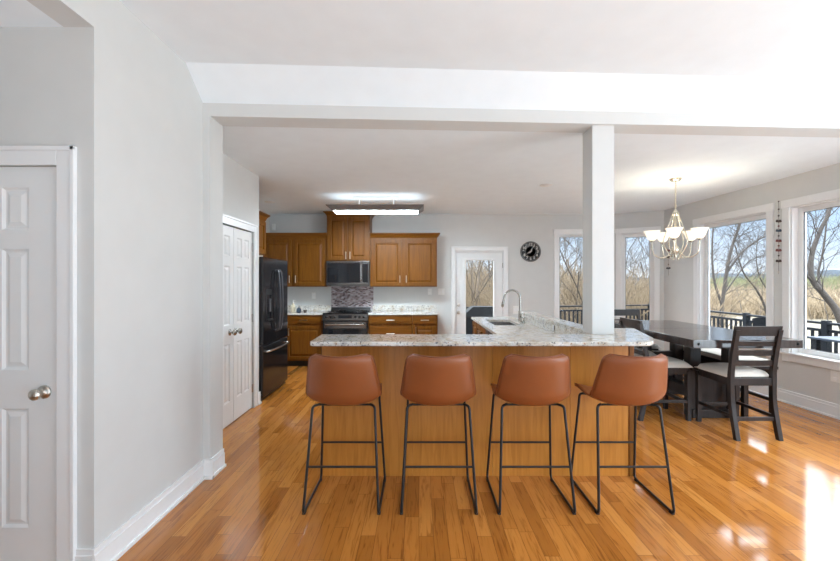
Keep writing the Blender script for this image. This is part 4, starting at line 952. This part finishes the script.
# deck furniture
def patio_table(label, loc, rz, sx_, sy_):
    t = thing('patio_table', label, 'patio table', loc, rz)
    MB().box(-sx_, sx_, -sy_, sy_, 0.70, 0.735, 0.006).build('tabletop', M['patio'], t)
    for a in (-1, 1):
        for b in (-1, 1): MB().box(a*(sx_-0.08)-0.03, a*(sx_-0.08)+0.03, b*(sy_-0.08)-0.03, b*(sy_-0.08)+0.03, 0, 0.6995).build('leg', M['navy'], t)
patio_table('slate blue patio table outside the rightmost window', (6.95, 5.75, DZ), -0.03, 0.42, 1.0)
def patio_chair(label, loc, rz):
    t = thing('patio_chair', label, 'patio chair', loc, rz, 'dark patio chairs')
    MB().box(-0.24, 0.24, -0.24, 0.24, 0.40, 0.44, 0.01).build('seat', M['navy'], t)
    v = []; f = []; n = 10
    for i in range(n+1):
        x = -0.25+0.5*i/n; zt = 0.98-0.05*(x/0.25)**2; yb = 0.25-0.06*(x/0.25)**2
        for z, o in ((0.45, 0), (zt, 0.11)):
            for dy in (-0.012, 0.012): v.append((x, yb+o+dy, z))
    for i in range(n):
        a = i*4; b = a+4; f += [(a, b, b+2, a+2), (a+1, a+3, b+3, b+1), (a+2, b+2, b+3, a+3), (a, a+1, b+1, b)]
    f += [(0, 2, 3, 1), (n*4, n*4+1, n*4+3, n*4+2)]
    MB().add(v, f).build('backrest', M['navy'], t)
    for sg in (-1, 1):
        MB().tube(smooth_path([(sg*0.25, 0.25, 0.62), (sg*0.27, -0.22, 0.64), (sg*0.26, -0.25, 0.0)], 0.08), 0.016, 8).build('armrest', M['navy'], t)
        MB().tube([(sg*0.23, 0.24, 0.66), (sg*0.24, 0.30, 0.0)], 0.016, 8).build('leg', M['navy'], t)
patio_chair('dark curved patio chair on the deck outside middle window', (6.95, 7.85, DZ), 2.2)

# ground
def gz(x, y):
    r = math.hypot(x, y); left = min(1, max(0, (0.66-(x/max(y, 1)))/0.35)) if y > 0 else 0.0
    z = -2.3 - 0.9*min(1, max(0, (r-10)/30))
    z += left*min(1, max(0, (r-14)/40))*3.2
    z += min(1, max(0, (r-70)/120))*4.0
    return z + 0.5*noise.noise(Vector((x*0.06, y*0.06, 0)))
g = MB(); n = 70; xs = [-60+(260)*i/n for i in range(n+1)]; ys = [-20+220*i/n for i in range(n+1)]
v = [(x, y, gz(x, y)) for y in ys for x in xs]; f = [(j*(n+1)+i, j*(n+1)+i+1, (j+1)*(n+1)+i+1, (j+1)*(n+1)+i) for j in range(n) for i in range(n)]
g.add(v, f, True); tag(g.build('ground', M['ground']), 'pale dry winter grass sloping away beyond the deck', 'ground', kind='structure')
# deck posts reach the ground
dp = thing('deck_support', 'timber posts holding the deck above the ground', 'deck posts')
for x, y in ((-2.2, 11.0), (2.5, 12.1), (7.8, 13.2), (7.8, 8.0), (7.8, 2.3)):
    MB().box(x-0.08, x+0.08, y-0.08, y+0.08, gz(x, y)-0.3, DZ-0.081).build('post', M['deck'], dp)
# far hills
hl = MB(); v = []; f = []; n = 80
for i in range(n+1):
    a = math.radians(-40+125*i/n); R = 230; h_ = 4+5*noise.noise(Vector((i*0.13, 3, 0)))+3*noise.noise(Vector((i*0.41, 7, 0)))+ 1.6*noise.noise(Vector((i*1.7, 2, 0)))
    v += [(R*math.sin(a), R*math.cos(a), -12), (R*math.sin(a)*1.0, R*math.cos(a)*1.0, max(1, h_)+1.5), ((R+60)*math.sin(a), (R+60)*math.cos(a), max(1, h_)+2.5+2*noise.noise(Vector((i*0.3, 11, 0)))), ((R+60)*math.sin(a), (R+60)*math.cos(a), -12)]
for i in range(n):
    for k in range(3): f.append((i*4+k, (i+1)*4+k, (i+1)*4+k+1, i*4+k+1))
hl.add(v, f, False); tag(hl.build('hills', M['hill']), 'wooded hills on the horizon, haze painted in as grey blue', 'hills', kind='structure')

def tree_mesh(name, seed, H, r0, depth, m, lean=(0, 0), spread=0.55, first=0.3, nb=3, wob=0.12):
    R = random.Random(seed); mb = MB()
    def grow(p, d, L, r, k):
        n = 4 if k < 2 else 3; pts = [p]; rs = [r]; q = p.copy(); dd = d.copy()
        for i in range(n):
            dd = (dd + Vector((R.gauss(0, wob), R.gauss(0, wob), R.gauss(0.02, wob*.6)))).normalized(); q = q + dd*(L/n); pts.append(q.copy()); rs.append(r*(1-0.45*(i+1)/n))
        mb.tube(pts, r, 6 if k < 2 else (4 if k < 4 else 3), cap=False, rs=rs)
        if k >= depth: return
        cnt = nb if k else nb+2
        for c in range(cnt):
            u = first + (1-first)*(c+R.random()*.8)/cnt if k == 0 else 0.25+0.75*(c+R.random())/cnt
            u = min(u, 0.999); i = min(int(u*n), n-1); pp = pts[i].lerp(pts[i+1], u*n-i)
            ax = Vector((R.gauss(0, 1), R.gauss(0, 1), R.gauss(0, 0.4))); ax = (ax - dd*ax.dot(dd)).normalized()
            nd = (dd*(1-spread*0.55) + ax*(spread*R.uniform(.7, 1.3)) + Vector((0, 0, 0.18))).normalized()
            grow(pp, nd, L*R.uniform(.5, .72), max(rs[i]*0.48, 0.0035), k+1)
    grow(Vector((0, 0, -0.3)), Vector((lean[0], lean[1], 1)).normalized(), H*0.62, r0, 0)
    me = bpy.data.meshes.new(name); me.from_pydata(mb.v, [], mb.f); me.polygons.foreach_set('use_smooth', mb.sm); me.materials.append(m); me.update(); return me
def put_tree(me, x, y, s, rz, label, group, name='bare_tree'):
    o = bpy.data.objects.new(name, me); COL.objects.link(o); o.location = (x, y, gz(x, y)); o.scale = (s, s, s); o.rotation_euler = (0, 0, rz)
    return tag(o, label, 'tree', group)
TM = [tree_mesh('bare_tree', 11+i, 9.5, 0.060, 5, M['bark2'] if i % 2 else M['bark'], spread=0.62, wob=0.14) for i in range(6)]
TR = random.Random(5)
for k in range(39):
    u = ((0.09, 0.14), (0.30, 0.15), (0.48, 0.18))[k % 3]; u = u[0] + u[1]*((k*0.618) % 1.0); r = TR.uniform(17, 40); y = r/math.hypot(1, u); x = u*y
    put_tree(TM[k % 6], x, y, TR.uniform(0.7, 1.1), TR.uniform(0, 6.28), 'thin bare tree in the thicket seen through door and left windows', 'bare trees of the thicket')
for k in range(20):
    u = 0.70 + 0.45*((k*0.618+.3) % 1.0); r = TR.uniform(45, 85); y = r/math.hypot(1, u); x = u*y
    put_tree(TM[k % 6], x, y, TR.uniform(0.5, 0.75), TR.uniform(0, 6.28), 'small distant bare tree beyond the meadow in the right windows', 'distant bare trees')
def shaped_tree(seed, base, limbs, m, label, twigs=16):
    """a tree whose main limbs follow given bends; twigs grow off every limb"""
    R = random.Random(seed); mb = MB()
    def twig(p, d, L, r, k):
        q = p; pts = [p]; dd = d
        for _ in range(4):
            dd = (dd + Vector((R.gauss(0, .16), R.gauss(0, .16), R.gauss(.03, .1)))).normalized(); q = q + dd*(L/4); pts.append(q)
        mb.tube(pts, r, 4, cap=False, rs=[r*(1-.16*i) for i in range(5)])
        if k < 3:
            for c in range(3):
                i = R.randint(1, 4); ax = Vector((R.gauss(0, 1), R.gauss(0, 1), R.gauss(0, .6))).normalized(); twig(pts[i], (dd*.6+ax*.7+Vector((0, 0, .15))).normalized(), L*R.uniform(.45, .7), r*.55, k+1)
    for pts, r0, r1 in limbs:
        P = spline(pts, 5); n = len(P); mb.tube(P, r0, 8, cap=False, rs=[r0+(r1-r0)*i/(n-1) for i in range(n)])
        for c in range(twigs):
            i = int(n*(.25+.74*(c+R.random())/twigs)); i = min(i, n-2); d = (P[i+1]-P[i]).normalized(); ax = Vector((R.gauss(0, 1), R.gauss(0, 1), R.gauss(0, .5))).normalized()
            twig(P[i], (d*.6+ax*.8+Vector((0, 0, .2))).normalized(), R.uniform(.7, 1.7), max(.008, r1*.5), 0)
    me = bpy.data.meshes.new('bare_tree'); me.from_pydata(mb.v, [], mb.f); me.polygons.foreach_set('use_smooth', mb.sm); me.materials.append(m); me.update()
    o = bpy.data.objects.new('bare_tree', me); COL.objects.link(o); o.location = base; return tag(o, label, 'tree')
b0 = Vector((11.6, 10.6, gz(11.6, 10.6)))
shaped_tree(3, b0, [([(0, 0, -.3), (-.10, 0, 1.6), (-.42, .05, 2.9), (-.72, .1, 3.42), (-1.0, .1, 3.75), (-1.12, .1, 4.05), (-1.08, .1, 4.6), (-.86, .1, 5.2), (-.62, .1, 5.75), (-.45, .2, 6.8), (-.5, .2, 8.0)], .095, .028),
    ([(-.78, .1, 3.50), (-.72, .3, 4.0), (-.50, .4, 4.6), (-.30, .5, 5.4), (-.25, .5, 6.6)], .035, .012), ([(-.2, .02, 2.2), (.5, .2, 3.3), (.9, .3, 4.6), (1.0, .3, 6.2)], .05, .016), ([(-1.05, .1, 3.8), (-1.6, .0, 4.3), (-2.0, -.1, 5.0), (-2.1, -.1, 5.9)], .03, .011)],
    M['bark'], 'large bent bare tree close outside the rightmost window')
b1 = Vector((11.5, 15.2, gz(11.5, 15.2)))
shaped_tree(8, b1, [([(0, 0, -.3), (-.05, 0, 2.0), (.1, 0, 3.6), (.35, 0, 5.0), (.75, 0, 6.2), (1.1, 0, 7.6)], .085, .028), ([(.02, 0, 2.9), (-.3, 0, 4.0), (-.35, 0, 5.4), (-.2, 0, 7.0)], .05, .016), ([(.2, 0, 4.2), (.9, .1, 5.0), (1.6, .1, 5.5), (2.4, .1, 5.9), (3.1, .1, 6.6)], .042, .012), ([(.05, 0, 3.3), (.7, .1, 4.1), (1.2, .2, 4.6), (1.9, .2, 4.9)], .03, .01)],
    M['bark'], 'forked bare tree at the left of the wide middle window', 20)
b2 = Vector((16.6, 19.0, gz(16.6, 19.0)))
shaped_tree(15, b2, [([(0, 0, -.3), (.05, 0, 1.8), (-.15, 0, 3.0), (-.6, 0, 3.9), (-1.2, 0, 4.7), (-1.6, 0, 6.0)], .08, .024), ([(-.05, 0, 2.5), (.4, 0, 3.8), (.5, 0, 5.2), (.3, 0, 7.0)], .06, .018), ([(.3, 0, 3.4), (-.3, .1, 4.4), (-.5, .1, 5.4), (-.4, .1, 6.6)], .036, .012), ([(0, 0, 2.0), (.9, .1, 2.9), (1.6, .1, 3.9), (2.0, .1, 5.2)], .042, .012)],
    M['bark'], 'spreading bare tree at the right of the wide middle window', 20)
# brush: nobody could count the stems
def brush(name, label, m, seed, count, ur, rr, hr):
    R = random.Random(seed); mb = MB()
    for _ in range(count):
        u = R.uniform(*ur); r = R.uniform(*rr); y = r/math.hypot(1, u); x = u*y; z = gz(x, y)-0.1; h = R.uniform(*hr); w_ = r*0.0007+0.005
        for s_ in range(3):
            a = R.uniform(0, 6.28); ln = R.uniform(0.1, 0.7)*h; p = Vector((x+R.uniform(-.5, .5), y+R.uniform(-.5, .5), z)); q = p + Vector((math.cos(a)*ln*.5, math.sin(a)*ln*.5, h*.55)); e_ = p + Vector((math.cos(a)*ln, math.sin(a)*ln, h*R.uniform(.8, 1)))
            mb.tube([p, q, e_], w_, 3, cap=False, rs=[w_, w_*.8, w_*.3])
            b_ = q + Vector((R.uniform(-.6, .6), R.uniform(-.6, .6), R.uniform(.2, .9)))*h*.4; mb.tube([q, b_], w_*.6, 3, cap=False, rs=[w_*.6, w_*.2])
    return tag(mb.build(name, m), label, 'brush', kind='stuff')
brush('undergrowth', 'tangled tan brush of the thicket behind the deck', M['brush'], 3, 3000, (0.06, 0.68), (16, 42), (1.5, 5.0))
brush('undergrowth', 'pale straw coloured brush low in the thicket behind the deck', M['brushtan'], 13, 2600, (0.06, 0.68), (15, 40), (0.6, 2.6))
brush('undergrowth', 'dry tan brush across the meadow in the right windows', M['brushtan'], 4, 4200, (0.66, 1.3), (70, 115), (1.0, 3.6))
brush('undergrowth', 'olive green brush between the tan brush and hills', M['brushgreen'], 6, 3200, (0.66, 1.3), (100, 145), (1.5, 4.5))
brush('distant_woods', 'distant woods in the right windows, haze painted in as blue grey', M['hill'], 9, 2600, (0.62, 1.35), (140, 190), (1.5, 4.5))
